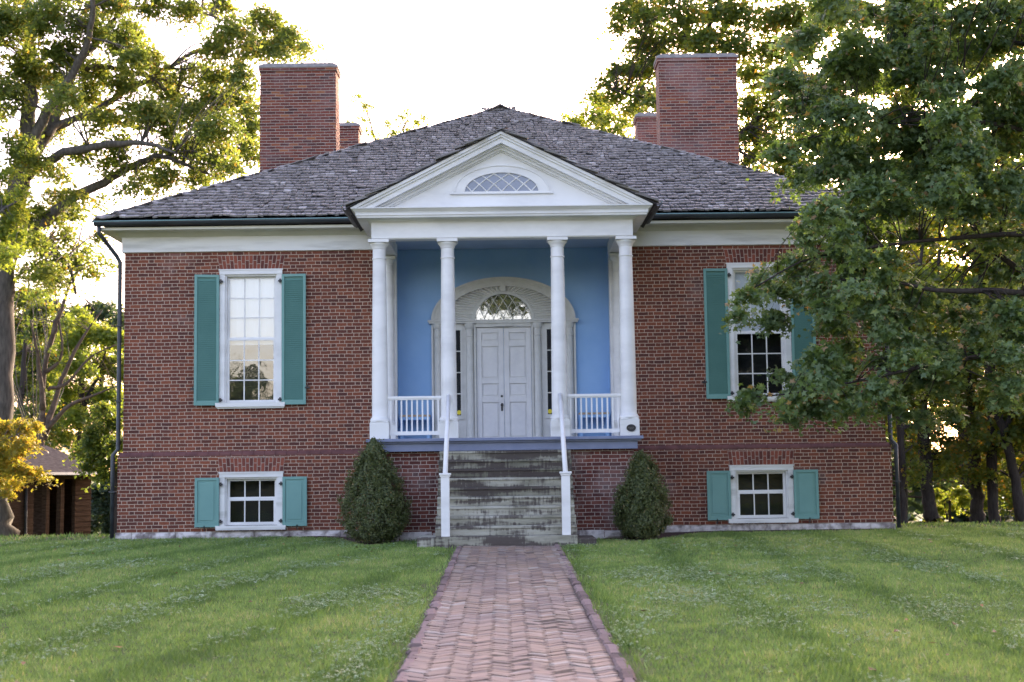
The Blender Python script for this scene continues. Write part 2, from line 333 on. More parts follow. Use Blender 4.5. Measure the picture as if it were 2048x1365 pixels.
mb.box(-7.6, -7.2, .4, 15.6, 1.74, 6.2).box(7.2, 7.6, .4, 15.6, 1.74, 6.2).box(-7.2, 7.2, 15.2, 15.6, 1.74, 6.2)
mb.build('wall', 'brick', H)
mb = MB(); wall(mb, -7.68, 7.68, .21, 1.70, -.08, .4, [(c-.59, c+.59, a, b-.03) for c, a, b in LW])
mb.box(-7.68, -7.2, .4, 15.68, .21, 1.70).box(7.2, 7.68, .4, 15.68, .21, 1.70)
mb.build('basement_wall', 'brick', H)
mb = MB()                                             # moulded course between basement and main wall
for k in range(-34, 35):
    x0 = k*.222-.11; x1 = x0+.214; x0 = max(x0, -7.7); x1 = min(x1, 7.7)
    j = random.uniform(-.003, .003)
    mb.hexa([(x0, -.085+j, 1.700), (x1, -.085+j, 1.700), (x1, .02, 1.700), (x0, .02, 1.700), (x0, -.083+j, 1.735), (x1, -.083+j, 1.735), (x1, -.004, 1.79), (x0, -.004, 1.79)])
mb.hexa([(-7.7, 0, 1.70), (-7.58, 0, 1.70), (-7.58, 15.6, 1.70), (-7.7, 15.6, 1.70), (-7.69, 0, 1.735), (-7.604, 0, 1.79), (-7.604, 15.6, 1.79), (-7.69, 15.6, 1.735)])
mb.hexa([(7.58, 0, 1.70), (7.7, 0, 1.70), (7.7, 15.6, 1.70), (7.58, 15.6, 1.70), (7.604, 0, 1.79), (7.69, 0, 1.735), (7.69, 15.6, 1.735), (7.604, 15.6, 1.79)])
mb.build('water_table', 'water_table', H)
def stones(mb, x0, x1, y0, z0, z1, two=False):
    x = x0
    while x < x1-.05:
        w = min(random.uniform(.22, .85), x1-x); zt = z1+random.uniform(-.025, .008); rows = [(z0, zt)]
        if two and random.random() < .7: zm = z0+(zt-z0)*random.uniform(.35, .55); rows = [(z0, zm-.012), (zm+.012, zt)]
        for a, b in rows:
            nxs, nzs = max(3, int(w/.07)), 4; vs = []; fs = []
            for j in range(nzs+1):
                for i in range(nxs+1):
                    e = min(i, nxs-i, 1)*min(j, nzs-j, 1)
                    vs.append((x+.006+(w-.012)*i/nxs+random.uniform(-.008, .008), y0-(.028*e+random.uniform(0, .022)*e), a+(b-a)*j/nzs+random.uniform(-.007, .007)*(1 if j < nzs else .3)))
            for j in range(nzs):
                for i in range(nxs): q = j*(nxs+1)+i; fs.append((q, q+1, q+nxs+2, q+nxs+1))
            mb.add(vs, fs, random.random())
        x += w
mb = MB(); mb.box(-7.66, 7.66, -.06, .4, -.5, .205).box(-7.66, -7.2, .4, 15.6, -2, .205).box(7.2, 7.66, .4, 15.6, -2, .205)
stones(mb, -7.72, 7.72, -.075, -.06, .212); stones(mb, -2.42, 2.42, -2.27, -.06, .24, True)
mb.build('foundation', 'stone', H, False)
mb = MB(); mb.box(-2.38, 2.38, -2.26, -.09, -.3, .2).box(-2.36, 2.36, -2.25, -.09, .2, 1.705); mb.build('porch_base', 'brick_podium', H)

def jack_arch(c, z0, z1, hw, top, y):
    mb = MB(); n = 17; g = .0065
    mb.prism([(c-hw, z0), (c+hw, z0), (c+top, z1), (c-top, z1)], y-.003, y+.03)
    o1 = mb.build('jack_arch', 'mortar', H); mb = MB()
    for i in range(n):
        f0, f1 = i/n, (i+1)/n; a, b = -hw+2*hw*f0+g, -hw+2*hw*f1-g; p, q = -top+2*top*f0+g, -top+2*top*f1-g
        if i % 2:
            zm = z0+(z1-z0)*.62; am = a+(p-a)*.62; bm = b+(q-b)*.62
            mb.prism([(c+a, z0+g), (c+b, z0+g), (c+bm, zm-g), (c+am, zm-g)], y-.009, y+.01)
            mb.prism([(c+am, zm+g), (c+bm, zm+g), (c+q, z1-g), (c+p, z1-g)], y-.009, y+.01)
        else:
            zm = z0+(z1-z0)*.38; am = a+(p-a)*.38; bm = b+(q-b)*.38
            mb.prism([(c+a, z0+g), (c+b, z0+g), (c+bm, zm-g), (c+am, zm-g)], y-.009, y+.01)
            mb.prism([(c+am, zm+g), (c+bm, zm+g), (c+q, z1-g), (c+p, z1-g)], y-.009, y+.01)
    mb.build('voussoirs', 'arch_brick', o1)
def sash(mb, c, hw, z0, z1, y, cols, rows, st=.045, mun=.011, th=.035):
    mb.box(c-hw, c-hw+st, y, y+th, z0, z1).box(c+hw-st, c+hw, y, y+th, z0, z1)
    mb.box(c-hw+st, c+hw-st, y, y+th, z0, z0+st).box(c-hw+st, c+hw-st, y, y+th, z1-st*.8, z1)
    w = 2*(hw-st)
    for i in range(1, cols): x = c-hw+st+w*i/cols; mb.box(x-mun, x+mun, y+.006, y+th-.004, z0+st, z1-st*.8)
    for j in range(1, rows): z = z0+st+(z1-z0-1.8*st)*j/rows; mb.box(c-hw+st, c+hw-st, y+.008, y+th-.006, z-mun, z+mun)
def pane(c, hw, z0, z1, y, m, par): return MB().add([(c-hw, y, z0), (c+hw, y, z0), (c+hw, y, z1), (c-hw, y, z1)], [(0, 1, 2, 3)]).build('pane', m, par)
def window(c, z0, z1, y, cols, rows, upper):
    f = MB(); hw = .625; fz = .1
    f.box(c-hw, c-hw+.105, y-.03, y+.17, z0, z1-.1).box(c+hw-.105, c+hw, y-.03, y+.17, z0, z1-.1)
    f.box(c-hw-.005, c+hw+.005, y-.04, y+.17, z1-.1, z1-.018).box(c-hw-.02, c+hw+.02, y-.052, y+.15, z1-.018, z1+.006)
    f.box(c-hw+.105, c-hw+.135, y+.012, y+.17, z0+.005, z1-.1).box(c+hw-.135, c+hw-.105, y+.012, y+.17, z0+.005, z1-.1)
    f.box(c-hw+.135, c+hw-.135, y+.01, y+.17, z1-.135, z1-.1)
    W_ = f.build('window', 'white_old' if not upper else 'white', H)
    s = MB(); s.prism([(c-hw-.06, z0-.085), (c+hw+.06, z0-.085), (c+hw+.07, z0), (c-hw-.07, z0)], y-.1, y+.17)
    if upper: s.prism([(c-hw-.03, z0-.115), (c+hw+.03, z0-.115), (c+hw+.06, z0-.087), (c-hw-.06, z0-.087)], y-.065, y+.1)
    s.build('sill', 'white_old', W_)
    iw = hw-.135; zm = z0+(z1-z0)*(.475 if upper else .49)
    a = MB(); sash(a, c, iw, z0+.005, zm+.02, y+.06, cols, rows, .05 if upper else .06); a.build('lower_sash', 'white', W_)
    a = MB(); sash(a, c, iw, zm, z1-.137, y+.1, cols, rows); a.build('upper_sash', 'white', W_)
    if upper and c < 0:
        pane(c, iw-.03, z0+.03, zm, y+.072, 'glass_bright', W_); pane(c, iw-.03, zm+.03, z1-.16, y+.118, 'glass_bright', W_)
    else:
        pane(c, iw-.03, z0+.03, zm, y+.078, 'glass_bright' if upper and 0 else 'glass', W_); pane(c, iw-.03, zm+.03, z1-.16, y+.12, 'glass', W_)
    if upper:
        zb = zm+.02 if c > 0 else zm-.1
        b = MB(); n = 14
        vs = []; fs = []
        for k in range(n+1):
            x = c-iw+2*iw*k/n; yy = y+.19+.012*math.sin(k*1.9); vs += [(x, yy, zb), (x, yy, z1-.1)]
        for k in range(n): fs.append((2*k, 2*k+2, 2*k+3, 2*k+1))
        b.add(vs, fs).build('window_shade', 'shade', W_, True)
    MB().box(c-.6, c+.6, y+.55, y+.6, z0-.05, z1).build('unlit_room_backing', 'dark', W_)  # flat black panel behind the panes, the room's darkness painted on it
    return W_
for i, (c, a, b) in enumerate(UW):
    w_ = window(c, a, b, 0, 3, 3, True); jack_arch(c, b+.008, 5.72, .63, .68, 0)
for c, a, b in LW:
    window(c, a, b, -.08, 3, 1, False); jack_arch(c, b+.008, 1.655, .63, .66, -.08)

def shutter(hx, side, w, z0, z1, y, louvred, ang):
    """side -1: hangs to the left of its hinge edge hx."""
    a = MB(); st = .055; th = .035
    def L(mb, u0_, u1_, d0, d1, za, zb, sl=0):
        c_, s_ = math.cos(ang), math.sin(ang); pts = []
        for z, o in ((za, 0), (zb, sl)):
            for u_, d in ((u0_, d0+o), (u1_, d0+o), (u1_, d1+o), (u0_, d1+o)):
                pts.append((hx+side*(u_*c_), y-.045-d*c_-u_*s_, z))
        if side > 0: pts = pts
        mb.hexa(pts if side < 0 else [pts[1], pts[0], pts[3], pts[2], pts[5], pts[4], pts[7], pts[6]])
    L(a, 0, st, 0, th, z0, z1); L(a, w-st, w, 0, th, z0, z1)
    L(a, st, w-st, 0, th, z0, z0+st*1.6); L(a, st, w-st, 0, th, z1-st, z1)
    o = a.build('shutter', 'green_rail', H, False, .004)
    b = MB()
    if louvred:
        n = int((z1-z0-st*2.6)/.042)
        for k in range(n):
            z = z0+st*1.6+.042*k; L(b, st-.004, w-st+.004, .026, .018, z, z+.046, -.022)
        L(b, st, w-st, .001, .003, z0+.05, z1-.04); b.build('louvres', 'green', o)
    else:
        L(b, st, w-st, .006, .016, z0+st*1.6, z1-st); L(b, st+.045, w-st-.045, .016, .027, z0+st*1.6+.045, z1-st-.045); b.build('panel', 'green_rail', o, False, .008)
    for z in (z0+.1, z1-.14):
        h = MB(); h.box(min(hx, hx-side*.07), max(hx, hx-side*.07), y-.09, y-.055, z-.012, z+.02).box(hx-.014-side*.03, hx+.014-side*.03, y-.098, y-.05, z-.03, z+.045); h.build('hinge', 'iron', o)
    d = MB(); xx = hx+side*(w+.03) if louvred else hx+side*(w*.6); zz = z0+.33 if louvred else z0-.01
    d.tube([(xx, y, zz), (xx, y-.08, zz), (xx, y-.09, zz+.06)], .011, 6).box(xx-.05, xx+.05, y-.1, y-.07, zz-.012, zz+.02) if louvred else d.tube([(xx, y, zz-.05), (xx, y-.1, zz-.05), (xx, y-.105, zz+.04)], .011, 6)
    d.build('shutter_dog', 'iron', o)
for c, a, b in UW:
    shutter(c-.625, -1, .485, a-.05, b-.11, 0, True, .2 if c < 0 else .03); shutter(c+.625, 1, .485, a-.05, b-.11, 0, True, .03)
for c, a, b in LW:
    shutter(c-.625, -1, .475, a-.02, b-.1, -.08, False, .06); shutter(c+.625, 1, .485, a-.02, b-.1, -.08, False, .03)

# cornice, frieze, gutters, downspouts
mb = MB()
for s in (-1, 1):
    x0, x1 = (2.44, 7.65) if s > 0 else (-7.65, -2.44)
    mb = MB(); mb.box(x0, x1, -.05, .1, 5.80, 6.1)
    mb.box(min(s*7.65, s*7.5), max(s*7.65, s*7.5), .1, 15.65, 5.80, 6.1)
    mb.build('frieze', 'white_old', H)
for s in (-1, 1):
    x0, x1 = (2.44, 7.99) if s > 0 else (-7.99, -2.44)
    mb = MB(); mb.box(x0, x1, -.47, .1, 6.185, 6.24)                                   # soffit
    a, b = (2.44, 7.70) if s > 0 else (-7.70, -2.44)
    mb.hexa([(a, -.055, 6.10), (b, -.055, 6.10), (b, .1, 6.10), (a, .1, 6.10), (a, -.2, 6.184), (b+(s > 0)*.12, -.2, 6.184), (b+(s > 0)*.12, .1, 6.184), (a-(s < 0)*.12, .1, 6.184)])
    mb.box(min(s*7.5, s*7.99), max(s*7.5, s*7.99), .1, 16, 6.185, 6.24)
    mb.build('cornice', 'cream', H)
def gutter(p0, p1, r=.075):
    g = MB(); p0, p1 = Vector(p0), Vector(p1); n = 10; d = (p1-p0).normalized(); sdv = d.cross(Vector((0, 0, 1))).normalized(); vs = []; fs = []
    prof = [(r*1.05, .0), (r, -.03), (r*.75, -r*.85), (0, -r*1.15), (-r*.75, -r*.85), (-r, 0)]
    inn = [(u_*.88, z*.88+.004) for u_, z in prof]; prof = prof+inn[::-1]; k = len(prof)
    for i in range(n+1):
        for u_, z in prof: vs.append(p0.lerp(p1, i/n)+sdv*u_+Vector((0, 0, z+random.uniform(-.004, .004))))
    for i in range(n):
        for j in range(k): j2 = (j+1) % k; fs.append((i*k+j, i*k+j2, (i+1)*k+j2, (i+1)*k+j))
    fs += [tuple(range(k-1, -1, -1)), tuple(range(n*k, n*k+k))]
    g.add(vs, fs); o = g.build('gutter', 'gutter', H)
    MB().tube([p0+sdv*r+Vector((0, 0, .004)), p1+sdv*r+Vector((0, 0, .004))], .011, 6).build('gutter_lip', 'copper', o)
gutter((-8.06, -.55, 6.335), (-2.9, -.55, 6.345)); gutter((2.9, -.55, 6.345), (8.06, -.55, 6.335))
gutter((-2.87, -.6, 6.23), (-2.87, -2.62, 6.215)); gutter((2.87, -2.62, 6.215), (2.87, -.6, 6.23))
for s in (-1, 1):
    d = MB(); d.tube([(s*7.98, -.52, 6.26), (s*7.98, -.50, 6.12), (s*7.74, -.08, 5.72), (s*7.68, -.05, 5.6), (s*7.68, -.05, 1.86), (s*7.77, -.1, 1.74), (s*7.77, -.1, .1)], .042, 10)
    o = d.build('downspout', 'gutter', H, True); 
    for z in (4.3, 2.8, 1.0): xx = 7.68 if z > 1.8 else 7.77; MB().box(s*xx-.056, s*xx+.056, -.13-(z < 1.8)*.04, -.0, z, z+.03).build('bracket', 'gutter', o)
    a = MB(); a.hexa([(s*7.65, 5.2, 4.98), (s*8.35, 5.2, 4.78), (s*8.35, 9.5, 4.78), (s*7.65, 9.5, 4.98), (s*7.65, 5.2, 5.2), (s*8.37, 5.2, 4.86), (s*8.37, 9.5, 4.86), (s*7.65, 9.5, 5.2)] if s > 0 else
           [(s*8.35, 5.2, 4.78), (s*7.65, 5.2, 4.98), (s*7.65, 9.5, 4.98), (s*8.35, 9.5, 4.78), (s*8.37, 5.2, 4.86), (s*7.65, 5.2, 5.2), (s*7.65, 9.5, 5.2), (s*8.37, 9.5, 4.86)])
    a.build('side_door_hood', 'flash', H)

# roof: deck, then shakes laid course by course
EZ, AZ_, EY, HX = 6.36, 10.53, -.56, 8.02; RUN = 7.98; TH = math.atan2(AZ_-EZ, RUN); BY = 16.6
roofb = MB(); D = -.03
roofb.add([(-HX, EY, EZ+D), (HX, EY, EZ+D), (HX, BY, EZ+D), (-HX, BY, EZ+D), (0, EY+RUN, AZ_+D), (0, BY-RUN, AZ_+D)], [(0, 1, 4), (1, 2, 5, 4), (2, 3, 5), (3, 0, 4, 5), (3, 2, 1, 0)])
roof = roofb.build('roof', 'flash', H)
def lay(mb, org, across, upv, nrm, halfw, length, expo=.205, taper=True, back=False):
    across, upv, nrm, org = map(Vector, (across, upv, nrm, org)); r_ = 0
    rows = int(length/expo)
    sag = [random.uniform(-.02, .02) for _ in range(60)]
    for r_ in range(rows+1):
        s0 = r_*expo; hw = halfw(s0+.1) if callable(halfw) else halfw
        x = -hw+random.uniform(-.1, .05)
        while x < hw:
            w = random.choice((.09, .11, .13, .15, .17, .2, .1))*random.uniform(.85, 1.15); L_ = .44
            xc = x+w/2
            if xc < hw+.02:
                off = random.gauss(0, .009)+sag[int((xc+9)*3) % 60]; lift = .075+random.random()*.02+(random.random() < .03)*random.uniform(.005, .025)
                rot = random.gauss(0, .015); th_ = random.uniform(.026, .045)
                t_ = min(1, max(0, random.gauss(.5, .22)))
                if random.random() < .004: t_ = 1.
                c_, s_ = math.cos(rot), math.sin(rot); e1 = across*c_+upv*s_; e2 = upv*c_-across*s_
                b0 = org+across*xc+upv*(s0+off)+nrm*lift; tw = nrm*random.gauss(0, .007)
                tp = b0+e2*L_-nrm*(lift-.004)
                h_ = w/2-.006
                p = [b0-e1*h_-nrm*th_-tw, b0+e1*h_-nrm*th_+tw, tp+e1*h_-nrm*.008, tp-e1*h_-nrm*.008, b0-e1*h_-tw, b0+e1*h_+tw, tp+e1*h_, tp-e1*h_]
                mb.hexa(p, t_)
            x += w
sh = MB(); SL = RUN/math.cos(TH); ct, st_ = math.cos(TH), math.sin(TH)
lay(sh, (0, EY-.03, EZ), (1, 0, 0), (0, ct, st_), (0, -st_, ct), lambda s: max(.45, HX*(1-s/SL)), SL-.1)
def sidehw(s): return (BY-EY)/2-RUN*s/SL
for s in (-1, 1):
    lay(sh, (s*HX, (EY+BY)/2, EZ), (0, s, 0), (-s*ct, 0, st_), (s*st_, 0, ct), sidehw, SL-.1, .3)
for s in (-1, 1):                                         # hip and ridge caps
    hp0 = Vector((s*HX, EY, EZ)); hp1 = Vector((0, EY+RUN, AZ_)); dv_ = (hp1-hp0); L_ = dv_.length; dv_.normalize()
    for side in (0, 1):
        ac = Vector((-s, 0, 0)) if side == 0 else Vector((0, 1, 0)); nr = Vector((0, -st_, ct)) if side == 0 else Vector((s*st_, 0, ct))
        ac = (ac-dv_*ac.dot(dv_)).normalized(); q = 0.
        while q < L_-.2:
            b0 = hp0+dv_*q+nr*(.07+random.random()*.03); w = random.uniform(.15, .24); tp = b0+dv_*.36-nr*.05
            t_ = .97 if random.random() < .25 else random.uniform(.5, .9)
            p = [b0-nr*.025-ac*.03, b0+ac*w-nr*.025, tp+ac*w-nr*.02, tp-nr*.02-ac*.03, b0-ac*.03, b0+ac*w, tp+ac*w, tp-ac*.03]
            sh.hexa(p, t_); q += random.uniform(.18, .26)
q = EY+RUN-.35
while q < BY-RUN:
    for s in (-1, 1):
        z = AZ_+.06+random.uniform(0, .03); zz = z-.17
        sh.hexa([(0, q, z-.03), (s*.34, q, zz-.03), (s*.34, q+.4, zz-.05), (0, q+.4, z-.05), (0, q, z), (s*.34, q, zz), (s*.34, q+.4, zz-.02), (0, q+.4, z-.02)], random.uniform(.4, .9))
    q += .22
sh.build('shakes', 'shake', roof)

# chimneys
for (xa, xb, y, zt) in ((-5.76, -3.93, 5.0, 11.08), (3.80, 5.69, 5.0, 11.2), (-5.7, -3.9, 10.0, 10.85), (3.74, 5.6, 10.0, 11.02)):
    c = MB(); dpt = .75
    c.hexa([(xa, y, 6.5), (xb, y, 6.5), (xb, y+dpt, 6.5), (xa, y+dpt, 6.5), (xa+.01, y+.01, zt-.16), (xb-.01, y+.01, zt-.16), (xb-.01, y+dpt, zt-.16), (xa+.01, y+dpt, zt-.16)])
    c.box(xa-.02, xb+.02, y-.02, y+dpt+.02, zt-.155, zt-.075)
    ch = c.build('chimney', 'brick_chimney', H)
    k = MB(); n = 16; vs = []; fs = []
    for i in range(n+1):
        f = i/n; x = xa-.035+(xb-xa+.07)*f; e = .05 if 0 < i < n else .0
        j = random.uniform(-.008, .008)
        vs += [(x, y-.035, zt-.073), (x, y+.05, zt+e*.9+j), (x, y+dpt-.05, zt+e*.9+j), (x, y+dpt+.035, zt-.073)]
    for i in range(n):
        for q in range(3): fs.append((i*4+q, i*4+4+q, i*4+5+q, i*4+1+q))
        fs.append((i*4+3, i*4+7, i*4+4, i*4))
    fs += [(0, 1, 2, 3), (n*4+3, n*4+2, n*4+1, n*4)]
    k.add(vs, fs).build('chimney_cap', 'cap', ch)

# ------------------------------------------------------------------ portico
FZ = 1.94
mb = MB(); mb.box(-2.52, 2.52, -2.52, .6, FZ-.055, FZ); mb.build('porch_floor', 'floorpaint', H, False, .006)
mb = MB(); mb.box(-2.42, 2.42, -2.40, -.1, 1.71, FZ-.057).prism([(-2.47, FZ-.085), (2.47, FZ-.085), (2.5, FZ-.057), (-2.5, FZ-.057)], -2.46, -2.401)
mb.build('porch_fascia', 'floorpaint', H)
COLP = [(0, 2.0), (.172, 2.0)]
def column(x, y, rear=False):
    z0, z1, sc = FZ, 5.63, (.86 if rear else 1.)
    p = MB(); w = .178*sc
    p.box(x-w, x+w, y-w, y+w, z0, z0+.30).prism([(x-w, z0+.30), (x+w, z0+.30), (x+w-.02, z0+.33), (x-w+.02, z0+.33)], y-w+.01, y+w-.01)
    rb, rtp = .148*sc, .121*sc; z = z0+.33
    prof = [(rb+.03, z), (rb+.034, z+.012), (rb+.034, z+.03), (rb+.024, z+.045), (rb+.018, z+.052), (rb+.018, z+.062), (rb+.003, z+.075)]
    for i in range(13): f = i/12; prof.append((rb-(rb-rtp)*(f**1.6), z+.08+(z1-.36-z-.08)*f))
    zn = z1-.36
    prof += [(rtp+.012, zn+.003), (rtp+.014, zn+.014), (rtp+.012, zn+.026), (rtp, zn+.03), (rtp, zn+.19), (rtp+.01, zn+.2), (rtp+.012, zn+.215), (rtp+.02, zn+.235), (rtp+.045, zn+.265), (rtp+.055, zn+.28), (rtp+.055, zn+.3), (rtp+.03, zn+.305)]
    c = MB(); c.lathe(prof, x, y, 32)
    o = c.build('column', 'white', H, 'auto'); p.build('pedestal', 'white_old', o, False, .012)
    a = MB(); w2 = .19*sc; a.box(x-w2, x+w2, y-w2, y+w2, z1-.055, z1+.0); a.build('abacus', 'white', o)
for x in (-2.29, -1.02, 1.02, 2.29): column(x, -2.2)
for x in (-2.30, 2.30): column(x, -.13, True)
# entablature and cornice
mb = MB(); mb.box(-2.42, 2.42, -2.36, -2.04, 5.648, 5.935)
for s in (-1, 1): mb.box(min(s*2.42, s*2.12), max(s*2.42, s*2.12), -2.04, 0, 5.648, 5.935)
mb.box(-2.40, 2.40, -2.335, -2.06, 5.632, 5.648)
mb.build('entablature', 'white', H)
mb = MB()
def ringmould(z0, z1, o0, o1):
    mb.hexa([(-2.42-o0, -2.36-o0, z0), (2.42+o0, -2.36-o0, z0), (2.42+o0, -.5, z0), (-2.42-o0, -.5, z0), (-2.42-o1, -2.36-o1, z1), (2.42+o1, -2.36-o1, z1), (2.42+o1, -.5, z1), (-2.42-o1, -.5, z1)])
for a in ((5.936, 5.955, .01, .02), (5.956, 5.99, .03, .09), (5.991, 6.03, .24, .25), (6.031, 6.075, .265, .265), (6.076, 6.10, .27, .28), (6.101, 6.145, .29, .33), (6.146, 6.165, .345, .345)): ringmould(*a)
mb.build('portico_cornice', 'white', H)
mb = MB(); mb.box(-2.3, 2.3, -2.04, .6, 5.88, 5.93)
mb.build('porch_ceiling', 'ceiling', H)
# pediment: tympanum plus raking cornice in stepped bands
AP = 7.56; RS = (AP-6.166)/2.77
def rake(off0, off1, y0, y1, zb=6.167):
    pts_o = [(-2.77+off0/RS*1., zb), (0, AP-off0), (2.77-off0/RS, zb)]; pts_i = [(-2.77+off1/RS, zb), (0, AP-off1), (2.77-off1/RS, zb)]
    return pts_i, pts_o
mb = MB()
for a, b, y in ((.0, .055, -2.70), (.055, .10, -2.665), (.10, .20, -2.63), (.20, .235, -2.52), (.235, .285, -2.44), (.285, .31, -2.385)):
    i, o = rake(a, b+.002, 0, 0); mb.band(i, o, y, -2.2)
mb.build('raking_cornice', 'white', H)
mb = MB(); tz = AP-.31; mb.prism([(-(tz-6.167)/RS, 6.168), ((tz-6.167)/RS, 6.168), (0, tz)], -2.34, -2.1)
ped = mb.build('pediment', 'white', H)
LZ = 6.50; EL = lambda a, b, n=40, z=LZ, a0=0, a1=math.pi: [(a*math.cos(a1+(a0-a1)*k/n), z+b*math.sin(a1+(a0-a1)*k/n)) for k in range(n+1)]
mb = MB(); mb.band(EL(.70, .365), EL(.86, .475), -2.365, -2.339); mb.band(EL(.86, .475), EL(.885, .495), -2.385, -2.339); mb.band(EL(.68, .35), EL(.70, .367), -2.378, -2.339)
mb.box(-.955, .955, -2.40, -2.338, 6.452, 6.474).box(-.93, .93, -2.372, -2.338, 6.474, 6.499)
lun = mb.build('lunette_window', 'white', H)
mb = MB(); mb.prism(EL(.685, .355), -2.345, -2.3401); 
m_l = mat('frosted lunette glass', (.2, .23, .3), (.27, .3, .38), 2, .25, spec=.5); mb.build('pane', m_l, lun)
mb = MB()
def clip_line(ax, az, bx, bz, a, b, z0):
    pts = [(ax+(bx-ax)*k/40, az+(bz-az)*k/40) for k in range(41)]
    return [p for p in pts if p[1] >= z0 and (p[0]/a)**2+((p[1]-z0)/b)**2 <= 1.0]
def lattice(mb, a, b, z0, y, sp, r=.007, lean=.85):
    for k in range(-8, 9):
        for s in (-1, 1):
            pts = []
            for q in range(41):
                f = q/40; z = z0+b*1.02*f; x = k*sp+s*(z-z0)*lean*(1+.5*f)
                if (x/a)**2+((z-z0)/b)**2 <= 1.005: pts.append((x, y, z))
            if len(pts) > 2: mb.tube(pts, r, 4)
lattice(mb, .69, .36, LZ, -2.352, .275, .0125); mb.build('muntins', 'white', lun)
# portico roof: two slopes, dark edges and shakes
mb = MB()
for s in (-1, 1):
    p = [(s*2.84, -2.73, 6.145), (0, -2.73, AP+.004), (0, 1.9, AP+.004), (s*2.84, 1.9, 6.145)]
    p = p if s < 0 else [p[1], p[0], p[3], p[2]]
    mb.hexa(p+[(x, y, z+.022) for x, y, z in p])
pr = mb.build('portico_roof', 'flash', H)
sh = MB(); a_ = math.atan2(AP-6.145, 2.84); ln = 2.84/math.cos(a_)
for s in (-1, 1):
    lay(sh, (s*2.84, -.42, 6.155), (0, s, 0), (-s*math.cos(a_), 0, math.sin(a_)), (s*math.sin(a_), 0, math.cos(a_)), 2.3, ln-.25)
sh.build('shakes', 'shake', pr)

# recess: blue walls, white jambs
mb = MB(); mb.box(-2.3, 2.3, .62, .75, 1.74, 5.95)
for s in (-1, 1): mb.box(min(s*2.15, s*2.299), max(s*2.15, s*2.299), .19, .62, FZ+.003, 5.879)
mb.build('recess_wall', 'blue', H)
mb = MB()
for s in (-1, 1): MB().box(min(s*2.14, s*2.32), max(s*2.14, s*2.32), -.04, .188, FZ+.003, 5.94).build('door_jamb', 'white', H)
# doorway
YB = .62
DS = MB(); AZc = 4.41
for s in (-1, 1):
    bx = lambda x0, x1, y0, z0, z1: DS.box(min(s*x0, s*x1), max(s*x0, s*x1), y0, YB-.001, z0, z1)
    bx(1.20, 1.47, YB-.03, FZ+.002, 4.33); bx(.565, .84, YB-.04, FZ+.002, 4.33)      # backing boards
    bx(.565, .605, YB-.10, FZ+.002, 4.33); bx(1.435, 1.475, YB-.08, FZ+.002, 4.33)
    bx(.84, 1.20, YB-.05, FZ+.002, 2.40); bx(.90, 1.14, YB-.062, FZ+.12, 2.30); bx(.83, 1.21, YB-.085, 2.38, 2.42)
    bx(.84, .885, YB-.07, 2.42, 4.33); bx(1.155, 1.20, YB-.07, 2.42, 4.33); bx(.885, 1.155, YB-.07, 4.2, 4.33); bx(.885, 1.155, YB-.065, 2.42, 2.46)
    bx(.56, 1.52, YB-.16, 4.335, 4.37); bx(.56, 1.54, YB-.185, 4.371, 4.405)
    for x in (.69, 1.345):
        r_ = .085
        DS.box(s*x-.105, s*x+.105, YB-.16, YB-.04, FZ+.002, FZ+.045)
        DS.lathe([(r_+.022, FZ+.045), (r_+.022, FZ+.07), (r_+.004, FZ+.085), (r_, FZ+.1), (r_*.9, 4.06), (r_+.006, 4.065), (r_+.006, 4.08), (r_*.9, 4.085), (r_*.9, 4.22), (r_+.01, 4.24), (r_+.025, 4.29), (r_+.03, 4.334)], s*x, YB-.05, 20, math.pi, 2*math.pi)
DS.box(-.56, .56, YB-.12, YB-.001, 4.255, 4.33).box(-.56, .56, YB-.15, YB-.001, 4.331, 4.405).box(-.18, .18, YB-.165, YB-.121, 4.262, 4.322)
ds = DS.build('door_surround', 'surround', H, 'auto')
mb = MB(); E2 = lambda a, b: EL(a, b, 60, AZc)
mb.band(E2(1.22, .70), E2(1.45, .855), YB-.10, YB-.001); mb.band(E2(1.43, .84), E2(1.475, .875), YB-.125, YB-.001); mb.band(E2(1.20, .685), E2(1.235, .712), YB-.13, YB-.001)
mb.band(E2(.575, .525), E2(.63, .575), YB-.10, YB-.001); mb.box(-.05, .05, YB-.145, YB-.1, 4.985, 5.125)
for k in range(21):                                               # festoon swags on the archivolt
    a = math.pi*(k+.5)/21
    for q in (-1, 1):
        pts = [((1.335+.03*abs(f))*math.cos(a+f*.07), YB-.104, AZc+(.775+.03*abs(f))*math.sin(a+f*.07)) for f in (-1, -.5, 0, .5, 1)]
    mb.tube(pts, .008, 5)
arch = mb.build('door_arch', 'surround', H)
mb = MB(); nf = 36                                                # fluted fan between the arches
vs = []; fs = []; sub = 6
for k in range(nf*sub+1):
    a = math.pi*k/(nf*sub); g = abs(math.sin(math.pi*k/sub)); 
    vs += [(.625*math.cos(a), YB-.06-.01*g, AZc+.57*math.sin(a)), (1.21*math.cos(a), YB-.045-.045*g, AZc+.69*math.sin(a))]
for k in range(nf*sub): fs.append((2*k+1, 2*k, 2*k+2, 2*k+3))
mb.add(vs, fs); mb.build('fluted_fan', 'surround', arch)
mb = MB(); mb.prism(EL(.58, .53, 40, AZc), YB-.03, YB-.012); mb.build('unlit_room_backing', 'dark', arch)
mb = MB(); mb.add([(x, YB-.045, z) for x, z in EL(.58, .53, 40, AZc)], [tuple(range(41))]); mb.build('pane', 'glass_fan', arch)
mb = MB()
for k in range(7):
    xk = -.58+1.16*k/6
    for s in (-1, 1):
        pts = []
        for q in range(25):
            f = q/24; x = xk+s*.36*f**1.35; z = AZc+.62*f
            if (x/.58)**2+((z-AZc)/.53)**2 <= 1.: pts.append((x, YB-.05, z))
        if len(pts) > 1: mb.tube(pts, .0085, 4)
mb.build('muntins', 'surround', arch)
